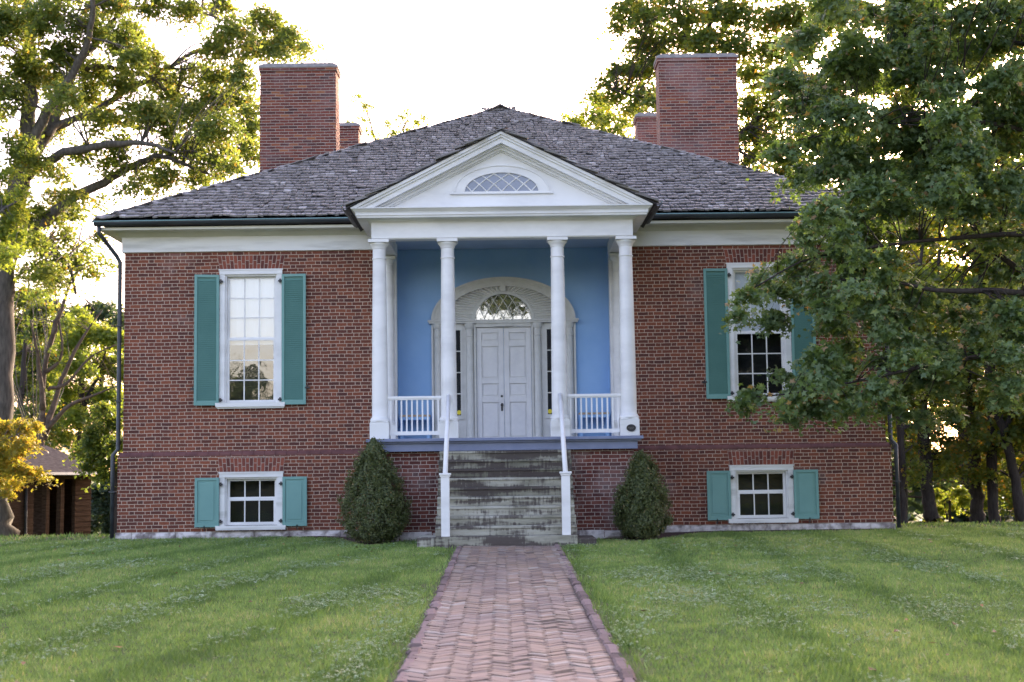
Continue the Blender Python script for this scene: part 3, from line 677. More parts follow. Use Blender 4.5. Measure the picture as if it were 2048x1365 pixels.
for s in (-1, 1):
    x0, x1 = min(s*.885, s*1.155), max(s*.885, s*1.155)
    sl_ = MB().add([(x0, YB-.04, 2.45), (x1, YB-.04, 2.45), (x1, YB-.04, 4.2), (x0, YB-.04, 4.2)], [(0, 1, 2, 3)]).build('sidelight', 'glass', H)
    for z in (2.9, 3.335, 3.77): MB().box(x0, x1, YB-.064, YB-.03, z-.011, z+.011).build('glazing_bar', 'surround', sl_)
    MB().box(x0, x1, YB-.012, YB-.004, 2.45, 4.2).build('unlit_room_backing', 'dark', sl_)
    t_ = MB(); n = 20; xc = s*.925
    t_.prism([(xc+.045*math.cos(-2*math.pi*k/n+math.pi*2), 2.52+.045*math.sin(2*math.pi*k/n)) for k in range(n)], YB-.047, YB-.043)
    st = t_.build('alarm_sticker', 'yellow', sl_)
for s in (-1, 1):                                                 # two door leaves
    d = MB(); x0, x1 = (-.558, -.003) if s < 0 else (.003, .558); y0, y1 = YB-.06, YB-.002; q = .105
    a, b = x0+q, x1-q; rows = [(FZ+.06, 2.72), (2.84, 3.10), (3.21, 3.86), (3.97, 4.14)]
    d.box(x0, a, y0, y1, FZ+.004, 4.25).box(b, x1, y0, y1, FZ+.004, 4.25); z = FZ+.004
    for p, r_ in rows: d.box(a, b, y0, y1, z, p); z = r_
    d.box(a, b, y0, y1, z, 4.25)
    o = d.build('door', 'doorpaint', H, False, .004); pn = MB()
    for p, r_ in rows: pn.box(a, b, y0+.03, y1, p, r_).box(a+.025, b-.025, y0+.016, y0+.03, p+.025, r_-.025)
    pn.build('door_panels', 'doorpaint', o, False, .006)
    if s < 0:
        k = MB(); k.tube([(-.05, y0, 2.66), (-.05, y0-.05, 2.66)], [.012, .012], 8).tube([(-.05, y0-.035, 2.66), (-.05, y0-.05, 2.66), (-.05, y0-.075, 2.66), (-.05, y0-.085, 2.66)], [.018, .03, .028, .012], 12).box(-.068, -.032, y0-.008, y0, 2.54, 2.70); k.build('door_knob', 'iron', o, True)
        k = MB(); k.tube([(-.05, y0, 2.84), (-.05, y0-.02, 2.84)], .024, 12); k.build('door_lock', 'iron', o)
# porch railings
def railing(xa, xb):
    y = -2.2; r_ = MB(); r_.box(xa, xb, y-.035, y+.035, 2.675, 2.725).box(xa+.03, xb-.03, y-.025, y+.025, 2.655, 2.675); o = r_.build('porch_railing', 'white', H, False, .008)
    MB().box(xa+.03, xb-.03, y-.028, y+.028, 2.01, 2.08).build('bottom_rail', 'white', o)
    n = 10
    for k in range(n): x = xa+.075+(xb-xa-.15)*k/(n-1); MB().box(x-.014, x+.014, y-.014, y+.014, 2.081, 2.654).build('baluster', 'white', o)
railing(-2.165, -1.145); railing(1.145, 2.165)
for s in (-1, 1):                                                 # benches at the back of the porch
    B = thing('porch_bench', 'tan wooden bench behind the porch railing, %s of the front door' % ('left' if s < 0 else 'right'), 'bench', 'benches on the porch', (s*1.8, .3, FZ))
    def BO(name, m, *bxs):
        q = MB()
        for b in bxs: q.box(*b)
        o = q.build(name, m, B); return o
    BO('seat', 'tan', (-.3, .3, -.18, .2, .49, .53)); BO('seat_frame', 'blue', (-.3, .3, -.165, .19, .43, .489))
    for x in (-.29, .24):
        for y in (-.17, .14): BO('leg', 'blue', (x, x+.05, y, y+.05, .003, .43))

# ------------------------------------------------------------------ plaque, steps, handrails
n = 28; mb = MB(); px_, pz_ = 2.31, 2.085
mb.prism([(px_+.085*math.cos(2*math.pi*k/n), pz_+.066*math.sin(2*math.pi*k/n)) for k in range(n)], -2.398, -2.379)
mb.band([(px_+.076*math.cos(-2*math.pi*k/n), pz_+.058*math.sin(-2*math.pi*k/n)) for k in range(n+1)], [(px_+.085*math.cos(-2*math.pi*k/n), pz_+.066*math.sin(-2*math.pi*k/n)) for k in range(n+1)], -2.402, -2.3985)
pq = mb.build('plaque', 'plaque'); tag(pq, 'small dark oval plaque with worn lettering on the right-hand column pedestal', 'plaque')
mb = MB()
for (w, z) in ((.055, pz_+.006), (.03, pz_-.014)):
    x = px_-w
    while x < px_+w: q = random.uniform(.006, .011); mb.box(x, x+q, -2.4005, -2.3975, z-.005, z+.005); x += q+.004
mb.build('worn_lettering', 'plaque_text', pq)
ST = thing('stone_steps', 'steep flight of nine stained grey stone steps up to the porch', 'steps')
nr = 9; sz0, sz1 = .25, 1.705; hz = (sz1-sz0)/nr; tr = .2
for k in range(nr):
    z0, z1 = sz0+hz*k, sz0+hz*(k+1); yf = -4.06+tr*k; q = MB(); n = 24; vs = []; fs = []
    hw = 1.2+random.uniform(-.012, .012)
    for i in range(n+1):
        x = -hw+2*hw*i/n; j = random.uniform(-.005, .005); e = random.uniform(.008, .02)
        vs += [(x, yf+.028+j, z0+.002), (x, yf+.028+j, z1-.05), (x, yf+j, z1-.042), (x, yf+j+e*.3, z1-e), (x, yf+.03, z1-.001), (x, -2.43, z1-.001), (x, -2.43, z0+.002)]
    for i in range(n):
        for r_ in range(7): r2 = (r_+1) % 7; fs.append((i*7+r_, i*7+7+r_, i*7+7+r2, i*7+r2))
    fs += [tuple(range(7)), tuple(n*7+i for i in range(6, -1, -1))]
    q.add(vs, fs, (.72, .62, .75, .68, .3, .6, .1, .35, .55)[k]).build('stone_step', 'step', ST)
sb = MB(); sb.box(-1.2, 1.2, -4.34, -2.43, -.1, .249).box(-1.50, -1.203, -4.30, -3.3, -.1, .235).box(1.203, 1.52, -4.27, -3.2, -.1, .19); sb.build('landing_slab', 'step', ST, False, .012)
for s in (-1, 1):
    HR = thing('stair_handrail', ('white stair handrail and square newel post on the left edge of the stone steps', 'white stair handrail and square newel post on the right edge of the stone steps')[s > 0], 'handrail', 'handrails of the stone steps', (s*1.02, -4.2, .25))
    q = MB(); q.box(-.072, .072, -.072, .072, 0, 1.0).box(-.085, .085, -.085, .085, 1.0, 1.03).box(-.1, .1, -.1, .1, 1.03, 1.065); q.build('newel_post', 'white', HR, False, .006)
    p0 = Vector((0, 0, 1.05)); p1 = Vector((s*.0, 1.79, 2.46))
    dirv = (p1-p0).normalized(); q = MB(); q.tube([p0, p0.lerp(p1, .5), p1, p1+Vector((0, .03, -.05))], [.042, .042, .042, .03], 10); q.build('rail', 'white', HR, True)
    q = MB(); a = p0+Vector((0, .05, -.45)); b = p1+Vector((0, 0, -.42)); wv = .03
    q.tube([a, b], .022, 6); q.build('lower_rail', 'white', HR)

# ------------------------------------------------------------------ brick path with edging
mb = MB(); mb.box(-.87, .87, -40, -4.3, -.2, .0); pb = mb
pm = MB(); w = .0675; rot = math.pi/4; cr, sr = math.cos(rot), math.sin(rot)
PY0, PY1 = -21.5, -4.34
phw = lambda y: .865+(y+4.3)*.0048          # outer half width narrows slightly towards the viewer
pcx = lambda y: .03-(y+4.3)*.001
gp = np.random.default_rng(17)
for ii in range(-30, 260):
    for jj in range(-30, 260):
        c = (ii-jj) % 6
        if c not in (0, 5): continue
        cx, cy = (ii+1.5, jj+.5) if c == 0 else (ii+.5, jj+1.5)
        X = (cx-cy)*w*cr; Y = (cx+cy)*w*cr+PY0
        if abs(X) > phw(Y)-.07 or Y < PY0 or Y > PY1-.02: continue
        X += pcx(Y); ang = (0 if c == 0 else math.pi/2)+rot
        z = float(gz(X, Y))+.012*math.sin(X*3.1+Y*.8)*math.sin(Y*1.3); tl = Matrix.Rotation(gp.normal(0, .015), 4, 'X') @ Matrix.Rotation(gp.normal(0, .014), 4, 'Y')
        m_ = Matrix.Translation((X, Y, z-.012+gp.normal(0, .0024))) @ Matrix.Rotation(ang+gp.normal(0, .02), 4, 'Z') @ tl
        pm.xf(m_, .2-.007, w-.007, .06, min(1, max(0, gp.normal(.5, .3))), .97)
bp = pm.build('brick_path', 'path'); tag(bp, kind='structure')
q = MB(); nn = 60
vs = []; fs = []
for i in range(nn+1):
    y = -40+(35.66)*i/nn; z = float(gz(0, y))-.006+.012
    vs += [(pcx(y)-phw(y)+.04, y, z), (pcx(y)+phw(y)-.04, y, z)]
for i in range(nn): fs.append((2*i, 2*i+1, 2*i+3, 2*i+2))
q.add(vs, fs); tag(q.build('path_bed', mat('sandy mossy joint', (.06, .045, .04), (.11, .09, .07), 25, .95)), kind='structure')
for s in (-1, 1):
    q = MB(); y = -22.
    while y < -4.4:
        L_ = random.uniform(.3, .62); L_ = min(L_, -4.36-y); z = float(gz(0, y)); x = pcx(y)+s*(phw(y)-.045+random.gauss(0, .006)); hh = random.uniform(.022, .032)
        n = 5; vs = []; fs = []
        for i in range(n+1):
            yy = y+.006+(L_-.012)*i/n; jx = random.gauss(0, .006); jz = random.gauss(0, .005); ww = .05+random.gauss(0, .004)
            vs += [(x-ww+jx, yy, z-.08), (x-ww+jx, yy, z+hh-.02+jz), (x-ww*.6+jx, yy, z+hh+jz), (x+ww*.6+jx, yy, z+hh+jz), (x+ww+jx, yy, z+hh-.02+jz), (x+ww+jx, yy, z-.08)]
        for i in range(n):
            for k in range(5): fs.append((i*6+k+6, i*6+k, i*6+k+1, i*6+k+7)[::-1])
        fs += [(0, 1, 2, 3, 4, 5)[::-1], tuple(n*6+i for i in range(6))]
        q.add(vs, fs, random.random()); y += L_
    tag(q.build('kerb', 'edging'), kind='structure')
# mulch beds along the front of the house
def bed(xa, xb, yf):
    q = MB(); n = 70; vs = []; fs = []
    for i in range(n+1):
        x = xa+(xb-xa)*i/n; y0 = yf(x)+random.gauss(0, .03)
        vs += [(x, y0, float(gz(x, y0))+.004), (x, (y0-.05)/2, float(gz(x, y0/2))+.03), (x, -.03, .07)]
    for i in range(n):
        for k in range(2): fs.append((i*3+k, i*3+3+k, i*3+4+k, i*3+1+k))
    q.add(vs, fs); tag(q.build('mulch_bed', 'mulch'), kind='structure')
bump_ = lambda x, c, w: math.exp(-((x-c)/w)**2)
bedL = lambda x: -.12-3.3*bump_(x, -2.3, .8) if x > -5 else -.12
bedR = lambda x: -.5-2.9*bump_(x, 2.35, .9)
bed(-4.6, -1.2, bedL); bed(1.2, 7.6, bedR)

# ------------------------------------------------------------------ lawn
def vnoise(x, y, f, seed):
    g = np.random.default_rng(seed); T = g.random((64, 64)); u = x*f+1000; v = y*f+1000
    i, j = np.floor(u).astype(int), np.floor(v).astype(int); a, b = u-i, v-j; a = a*a*(3-2*a); b = b*b*(3-2*b)
    t = lambda p, q: T[p % 64, q % 64]
    return (t(i, j)*(1-a)+t(i+1, j)*a)*(1-b)+(t(i, j+1)*(1-a)+t(i+1, j+1)*a)*b
def blades(n, y0, y1, xh, hmin, hmax, wd, seed, extra=None):
    g = np.random.default_rng(seed)
    y = g.uniform(y0, y1, n); x = g.uniform(-1, 1, n)*xh(y)
    keep = ~((np.abs(x-.03) < .85+(y+4.3)*.0048) & (y < -4.3)) & ~((np.abs(x) < 1.53) & (y > -4.36) & (y < 0))
    bl = np.vectorize(bedL)(x); br = np.vectorize(bedR)(x)
    keep &= ~((x > -4.6) & (x < 0) & (y > bl)) & ~((x >= 0) & (x < 7.7) & (y > br)) & ~((np.abs(x) < 7.74) & (y > -.1) & (y < 16))
    ed = np.abs(x-.03)-(.86+(y+4.3)*.0048); keep &= ~((y < -4.3) & (ed < .05+.32*np.clip(vnoise(x, y, 1.3, 21)-.35, 0, 1)) & (g.random(n) < .8))
    x, y = x[keep], y[keep]; n = len(x); z = gz(x, y)
    return g, x, y, z, n
def stripe(x, y):
    s = np.where(x > 0, x-2.4-.02*(y+12), x-.15*(y+12)+1.73); d = np.abs((s/1.55+.5+.06*np.sin(y*.5)) % 1-.5)*1.55; return 2*np.exp(-(d/.26)**2)-.6
allV = []; allT = []
def grass(n, y0, y1, xh, hmin, hmax, wd, seed):
    g, x, y, z, n = blades(n, y0, y1, xh, hmin, hmax, wd, seed)
    a = g.uniform(0, 2*math.pi, n); sp = stripe(x, y); pn = vnoise(x, y, .9, 3)*.6+vnoise(x, y, 2.7, 4)*.4
    h = g.uniform(hmin, hmax, n)*(1+.4*(sp > .3))*(.75+.5*pn); wv = wd*g.uniform(.6, 1.3, n)
    edge = np.exp(-((np.abs(x-.03)-.9)/.07)**2)*(y < -4.3); h *= 1+.5*edge
    dx, dy = np.cos(a)*wv/2, np.sin(a)*wv/2; la = g.uniform(0, 2*math.pi, n); ll = h*g.uniform(.25, 1.0, n)
    fine = vnoise(x, y, 9, 12); t = np.clip(g.normal(.46, .22, n)-.34*np.clip(sp, 0, 1)+.1*np.clip(-sp, 0, 1)+.6*(pn-.5)+.55*(fine-.5)+(g.random(n) < .02)*.4, 0, 1); h = h*(.7+.6*fine)
    V = np.zeros((n, 3, 3)); V[:, 0] = np.stack([x-dx, y-dy, z-.005], 1); V[:, 1] = np.stack([x+dx, y+dy, z-.005], 1)
    V[:, 2] = np.stack([x+np.cos(la)*ll, y+np.sin(la)*ll-.1*h*sp, z+h], 1)
    allV.append(V); allT.append(t)
xh = lambda y: (y+28.4)*.37+1.2
grass(210000, -20.6, -14, xh, .018, .046, .0075, 1)
grass(170000, -14, -8, xh, .02, .045, .010, 2)
grass(150000, -8, -.05, xh, .022, .048, .015, 3)
grass(120000, -21, -.1, lambda y: xh(y)+5, .022, .05, .022, 8)
grass(60000, -.1, 24, lambda y: (y+28.4)*.37+2, .03, .07, .04, 4)
tag(fastmesh('grass', np.concatenate(allV), 3, 'blade', np.concatenate(allT)), 'short mown green lawn grass either side of the brick path', 'grass', kind='stuff')
cv = []; ctn = []
for n, y0, y1, r_, sd in ((26000, -20.6, -14, .011, 5), (26000, -14, -7, .014, 6), (12000, -7, -.4, .018, 7)):
    g, x, y, z, n = blades(n*3, y0, y1, xh, 0, 0, 0, sd)
    d = vnoise(x*1.6, y*.55, .7, 8)*.3+vnoise(x*1.3, y*.8, 2.2, 9)*.35+g.random(n)*.28+.07*stripe(x, y); k = d > .59
    x, y, z = x[k], y[k], z[k]; n = len(x); z = z+g.uniform(.025, .05, n); a0 = g.uniform(0, 6.28, n); t = np.clip(g.normal(.5, .22, n), 0, 1)
    tx, ty = g.normal(0, .3, n), g.normal(-.05, .3, n); rr = r_*g.uniform(.6, 1.3, n)
    for q in range(3):
        a = a0+q*2.094; V = np.zeros((n, 4, 3))
        for c_, (rad, da) in enumerate(((.1, 0), (1.1, -.55), (1.45, 0), (1.1, .55))):
            px, py = np.cos(a+da)*rr*rad, np.sin(a+da)*rr*rad
            V[:, c_] = np.stack([x+px, y+py, z+px*tx+py*ty], 1)
        cv.append(V); ctn.append(t)
tag(fastmesh('clover', np.concatenate(cv), 4, 'clover', np.concatenate(ctn)), 'pale green clover patches growing through the lawn', 'clover', kind='stuff')

g = np.random.default_rng(77); n = 90; fy = g.uniform(-19.5, -1.2, n); fx = g.uniform(-1, 1, n)*xh(fy)
ok = np.abs(fx) > 1.0; fx, fy = fx[ok], fy[ok]; n = len(fx); a = g.uniform(0, 6.28, n); V = np.zeros((n, 4, 3)); r_ = g.uniform(.02, .045, n)
for q in range(4): V[:, q] = np.stack([fx+np.cos(a+q*1.57)*r_*(1, .6, 1, .6)[q], fy+np.sin(a+q*1.57)*r_*(1, .6, 1, .6)[q], gz(fx, fy)+.045+g.normal(0, .008, n)], 1)
tag(fastmesh('fallen_leaves', V, 4, 'leaf_fall', g.random(n)), 'scattered brown and orange leaves lying on the lawn', 'leaves', kind='stuff')
# ------------------------------------------------------------------ trees and shrubs
STAR = []
for k in range(10):
    a = math.pi/2+2*math.pi*k/10
    STAR.append(((1., .42, .92, .40, .62, .22, .62, .40, .92, .42)[k]*math.cos(a)*.55, (1., .42, .92, .40, .62, .22, .62, .40, .92, .42)[k]*math.sin(a)*.55, (0, .02, -.06, .02, -.08, 0, -.08, .02, -.06, .02)[k]))
LOBED = (np.array([(0, 0, .05)]+STAR), [(0, k+1, (k+1) % 10+1) for k in range(10)])
RHOMB = (np.array([(0, -.5, 0), (.3, .05, .05), (0, .5, -.03), (-.3, .05, .05)]), [(0, 1, 2), (0, 2, 3)])
def leaves(name, P, Nn, size, m, tint, parent, shape=RHOMB, g=rng):
    n = len(P); Nn = Nn/np.linalg.norm(Nn, axis=1, keepdims=True); q = g.normal(size=(n, 3))
    T1 = np.cross(Nn, q); T1 /= np.linalg.norm(T1, axis=1, keepdims=True)+1e-9; T2 = np.cross(Nn, T1)
    t = shape[0]; sz = np.asarray(size)*g.uniform(.65, 1.25, n)
    V = P[:, None]+sz[:, None, None]*(t[None, :, 0, None]*T1[:, None]+t[None, :, 1, None]*T2[:, None]+t[None, :, 2, None]*Nn[:, None])
    return fastmesh(name, V, len(t), m, tint, parent, shape[1])
def foliage(centres, radii, g, spray_r, per, dens=1., flat=.45, shell=.55, up_=1.0, squash=.85):
    """sprays of leaves scattered through ellipsoidal clumps; returns points, normals and spray centres."""
    P, Nn, SC, TT = [], [], [], []
    for c, r in zip(centres, radii):
        ns = max(4, int(dens*(r/spray_r)**2*8.5))
        d = g.normal(size=(ns, 3)); d /= np.linalg.norm(d, axis=1, keepdims=True)
        rad = r*(shell+(1-shell)*g.random(ns))**(1) * np.where(g.random(ns) < .25, g.random(ns), 1)
        sc = c+d*rad[:, None]*np.array([1, 1, squash]); SC.append(sc)
        for q in range(ns):
            k = max(4, int(per*g.uniform(.5, 1.4))); sr = spray_r*g.uniform(.6, 1.3)
            nv = np.array([0, 0, up_])+d[q]*.55+g.normal(0, .3, 3); nv /= np.linalg.norm(nv)
            o = g.normal(0, .5, (k, 3))*sr; o -= (o@nv)[:, None]*nv*(1-flat)
            o[:, 2] -= .35*(o[:, 0]**2+o[:, 1]**2)/max(sr, .01)
            P.append(sc[q]+o); Nn.append(nv+g.normal(0, .62, (k, 3))); TT.append(np.clip(g.normal(.5+g.normal(0, .13), .2, k), 0, 1))
    return np.concatenate(P), np.concatenate(Nn), np.concatenate(SC), np.concatenate(TT)
def pxc(lst, Y, g, dy=1.5):
    """(px, py, radius in px[, Y]) of the photograph -> points and metric radii at depth Y (with scatter in depth)."""
    C_, R_ = [], []
    for e in lst:
        y = (e[3] if len(e) > 3 else Y)+g.normal(0, dy); C_.append(at(e[0], e[1], y)); R_.append(e[2]*(y-CAM[1])/FPX)
    return C_, R_
def wiggle(pts, rad, g, amp=.17, sub=4):
    """resample a limb smoothly with a little knottiness."""
    pts = np.array(pts, float); n = len(pts); out = []; ro = []
    for i in range(n-1):
        p0, p1, p2, p3 = pts[max(i-1, 0)], pts[i], pts[i+1], pts[min(i+2, n-1)]
        for k in range(sub):
            t = k/sub; d1 = np.linalg.norm(p2-p1)+1e-6
            m1 = ((p2-p1)/d1+((p1-p0)/np.linalg.norm(p1-p0) if i else (p2-p1)/d1))*d1*.45; m2 = ((p2-p1)/d1+((p3-p2)/np.linalg.norm(p3-p2) if i < n-2 else (p2-p1)/d1))*d1*.45
            out.append((2*t**3-3*t*t+1)*p1+(t**3-2*t*t+t)*m1+(3*t*t-2*t**3)*p2+(t**3-t*t)*m2); ro.append(rad[i]+(rad[i+1]-rad[i])*t)
    out.append(pts[-1]); ro.append(rad[-1]); out = np.array(out); ro = np.array(ro)
    out[1:-1] += g.normal(0, amp, (len(out)-2, 3))*ro[1:-1, None]; ro = ro*g.uniform(.93, 1.07, len(ro)); return out, ro
def tree(name, label, limbs, crown, bark, leafm, leaf, spray, per, seed, dens=1., group=None, shape=RHOMB, twigs=.5, flat=.45, base=None, shell=.55, tshift=0., squash=.85, twr=.018):
    g = np.random.default_rng(seed); LB = []
    for pts, rad in limbs: LB.append(wiggle(pts, rad, g))
    b = np.array(base if base is not None else LB[0][0][0])
    T = thing(name, label, 'tree', group, tuple(b))
    mb = MB()
    for p, r in LB: mb.tube(p-b, r, 9)
    P, Nn, SC, TT = foliage(*crown(g), g, spray, per, dens, flat, shell, 1., squash)
    allp = np.concatenate([p for p, r in LB]); allr = np.concatenate([r for p, r in LB])
    for sc in SC:
        if g.random() > twigs: continue
        j = np.argmin(((allp-sc)**2).sum(1)+.15*g.random(len(allp))); d = sc-allp[j]
        mid = allp[j]+d*.5+g.normal(0, .09, 3)*np.linalg.norm(d); mid[2] += .08*np.linalg.norm(d); r = min(allr[j]*.5, twr+.006*np.linalg.norm(d))
        pts, rr = wiggle([allp[j], mid, sc], [r, r*.6, r*.22], g, .5, 3); mb.tube(pts-b, rr, 5)
    mb.build('trunk', bark, T, True)
    leaves('crown', P-b, Nn, leaf, leafm, np.clip(TT+tshift, 0, 1), T, shape, g)
    return T
def limb(lst, Y, dY=0., g=None):
    """[(px, py, radius px)] at depth Y drifting by dY towards the tip."""
    n = len(lst); ps = []; rs = []
    for i, e in enumerate(lst):
        y = (e[3] if len(e) > 3 else Y+dY*i/max(1, n-1)); ps.append(at(e[0], e[1], y)); rs.append(.74*e[2]*(y-CAM[1])/FPX)
    return ps, rs
def trunk_at(px, Y, w, top, lean=0., root=1.5):
    """a trunk standing on the ground under pixel column px at depth Y."""
    p = at(px, 900, Y); x = p[0]; z = float(gz(x, Y))
    return [((x, Y, z-.25), (x, Y, z+.1), (x+lean*.03, Y, z+.5), (x+lean*.1, Y, z+1.1), (x+lean*.2, Y, z+top*.22), (x+lean*.35, Y, z+top*.4), (x+lean*.65, Y, z+top*.7), (x+lean, Y, z+top)), (w*root*1.15, w*root, w*1.12, w*1.02, w, w*.92, w*.7, w*.2)]

# --- the big oak on the left
OY = 14.
oz = float(gz(at(-8, 1000, OY)[0], OY))
ob = at(-6, 1080, OY); ob = np.array([ob[0], OY, oz-.2])
tr_ = limb([(-5, 1040, 33), (-2, 900, 27), (4, 700, 26), (10, 540, 26), (28, 430, 27), (42, 350, 26), (47, 325, 22)], OY)
tr_ = ([ob]+tr_[0], [.6]+[r*1.15 for r in tr_[1]])
oak_limbs = [tr_, limb([(42, 350, 21), (55, 250, 20), (66, 150, 17), (56, 60, 13), (48, -70, 9)], OY, 1),
    limb([(42, 345, 17), (85, 240, 14), (125, 178, 12), (166, 108, 10), (185, 40, 8), (178, -70, 5)], OY, -2),
    limb([(46, 348, 16), (100, 262, 14), (150, 140, 12), (200, 75, 10), (245, 15, 8), (292, -60, 5)], OY, 2),
    limb([(92, 270, 9), (127, 244, 8), (172, 237, 8), (220, 244, 7), (310, 262, 5), (365, 283, 3)], OY, 3),
    limb([(46, 352, 14), (80, 335, 13), (117, 310, 12), (179, 296, 11), (262, 286, 8), (303, 289, 6), (350, 306, 3)], OY, -2),
    limb([(30, 440, 18), (69, 456, 16), (131, 403, 14), (207, 365, 12), (269, 330, 10), (324, 313, 7), (379, 334, 5), (444, 358, 3)], OY, 1),
    limb([(155, 140, 8), (207, 134, 7), (262, 145, 6), (310, 155, 5), (365, 172, 4), (420, 192, 2)], OY+1.2, 2),
    limb([(102, 262, 9), (160, 235, 9), (220, 203, 9), (255, 179, 8), (303, 158, 7), (345, 131, 6), (396, 103, 5), (482, 96, 3), (580, 90, 2)], OY+.5, 3),
    limb([(240, 20, 6), (300, 15, 5), (380, 20, 4), (470, 50, 2)], OY+2, 1),
    limb([(303, 158, 6), (370, 210, 5), (430, 235, 4), (500, 250, 3), (560, 240, 2)], OY+2, 2),
    limb([(30, 445, 10), (80, 470, 8), (110, 500, 6), (140, 540, 5), (152, 590, 3)], OY, 1),
    limb([(30, 430, 16), (-60, 330, 13), (-160, 230, 9), (-260, 150, 5)], OY, 0), limb([(20, 480, 14), (-80, 440, 10), (-200, 420, 5)], OY, -3)]
oak_cl = [(30, 40, 60), (100, 25, 55), (180, 50, 45), (240, 80, 45), (215, 10, 40), (300, 5, 35), (380, 20, 35), (440, 12, 30), (470, 60, 38), (530, 45, 42), (575, 70, 35), (615, 98, 22), (430, 95, 36), (500, 100, 38), (555, 100, 30),
    (120, 110, 50), (190, 150, 45), (250, 165, 40), (300, 120, 36), (330, 165, 36), (262, 115, 36), (390, 150, 36), (440, 155, 34), (480, 150, 36), (430, 200, 38), (380, 225, 40), (330, 240, 40), (470, 205, 40), (500, 240, 42), (440, 262, 44), (492, 300, 38), (435, 312, 38), (390, 290, 38), (332, 302, 32), (265, 228, 36), (200, 240, 32), (130, 195, 34), (60, 130, 50), (15, 190, 42), (100, 262, 28), (170, 305, 28), (240, 290, 32), (290, 350, 30), (258, 372, 22), (300, 385, 16), (335, 352, 28), (400, 345, 30), (460, 335, 26), (115, 345, 24), (110, 395, 24), (60, 425, 30), (105, 435, 24), (145, 425, 22), (130, 475, 26), (65, 480, 26), (150, 525, 26), (182, 545, 18), (205, 475, 16), (90, 545, 24), (120, 520, 22), (215, 520, 14),
    (-60, 60, 80), (-60, 200, 80), (-160, 120, 90), (60, 470, 30), (95, 500, 26), (120, 560, 26), (70, 545, 26), (170, 500, 20), (35, 300, 40), (85, 330, 26), (150, 395, 22), (200, 400, 16), (230, 330, 28), (170, 200, 34), (300, 215, 34), (350, 200, 30), (100, 165, 34), (265, 60, 26), (-180, 300, 80), (20, -60, 80), (150, -60, 80), (280, -70, 70), (-120, 420, 70), (-230, 220, 90), (420, -60, 50)]
tree('oak_tree', 'tall spreading oak with grey trunk at left, boughs reaching behind the chimneys', oak_limbs, lambda g: pxc(oak_cl, OY+.8, g, 1.6), 'bark_grey', 'leaf_oak', .14, .42, 46, 21, 1.8, twigs=.2, base=ob)

# --- maple at the right, in front of the house
mY = -5.
def mrow(y, xs_, r): return [(x, y, r) for x in xs_]
map_cl = (mrow(-60, range(1640, 2240, 70), 50)+mrow(25, range(1680, 2240, 66), 42)+mrow(95, range(1610, 2240, 62), 40)+mrow(160, range(1580, 2240, 62), 40)+mrow(225, range(1585, 2240, 60), 40)+mrow(290, range(1575, 2240, 60), 40)
    +mrow(350, range(1600, 2240, 60), 38)+mrow(405, range(1650, 2240, 60), 36)+mrow(460, range(1640, 1860, 58), 34)+mrow(470, (1990, 2050, 2110, 2170), 32)+mrow(515, (1560, 1610, 1668, 1725, 1785), 32)+[(1520, 545, 24), (2020, 540, 30), (2080, 530, 34), (2150, 540, 36)]
    +mrow(565, (1505, 1550, 1600, 1655, 1715, 1770), 30)+[(1480, 600, 20), (1470, 622, 12)]+mrow(615, (1530, 1585, 1645, 1705, 1765, 1825, 1890, 1960, 2030, 2100), 32)+[(1480, 655, 14), (1535, 650, 22)]
    +mrow(665, (1580, 1625, 1680, 1745, 1810, 1870, 1940, 2000, 2060), 32)+mrow(715, (1650, 1700, 1750, 1810, 1880, 1950, 2020), 34)+[(1625, 735, 20), (1530, 755, 16)]+mrow(765, (1590, 1640, 1700, 1765, 1830, 1900, 1970, 2040), 34)
    +[(1500, 785, 18), (1475, 800, 12), (1545, 795, 26), (1600, 815, 28), (1590, 845, 14), (1655, 810, 30), (1715, 812, 28), (1775, 812, 26), (1840, 812, 26), (1910, 815, 26)])
gj = np.random.default_rng(5)
map_cl = [(x+gj.normal(0, 13)+(24 if x < 1560 else 0), y+gj.normal(0, 12), r*gj.uniform(.8, 1.2)) for x, y, r in map_cl]
map_cl += [(gj.uniform(1640, 2150), gj.uniform(-30, 420), gj.uniform(26, 44)) for k in range(75)]+[(gj.uniform(1590, 1830), gj.uniform(430, 800), gj.uniform(20, 34)) for k in range(26)]+[(gj.uniform(1830, 2100), gj.uniform(580, 820), gj.uniform(24, 36)) for k in range(26)]
tx_ = 11.3; tz_ = float(gz(tx_, mY))
V3 = lambda *a: np.array(a, float)
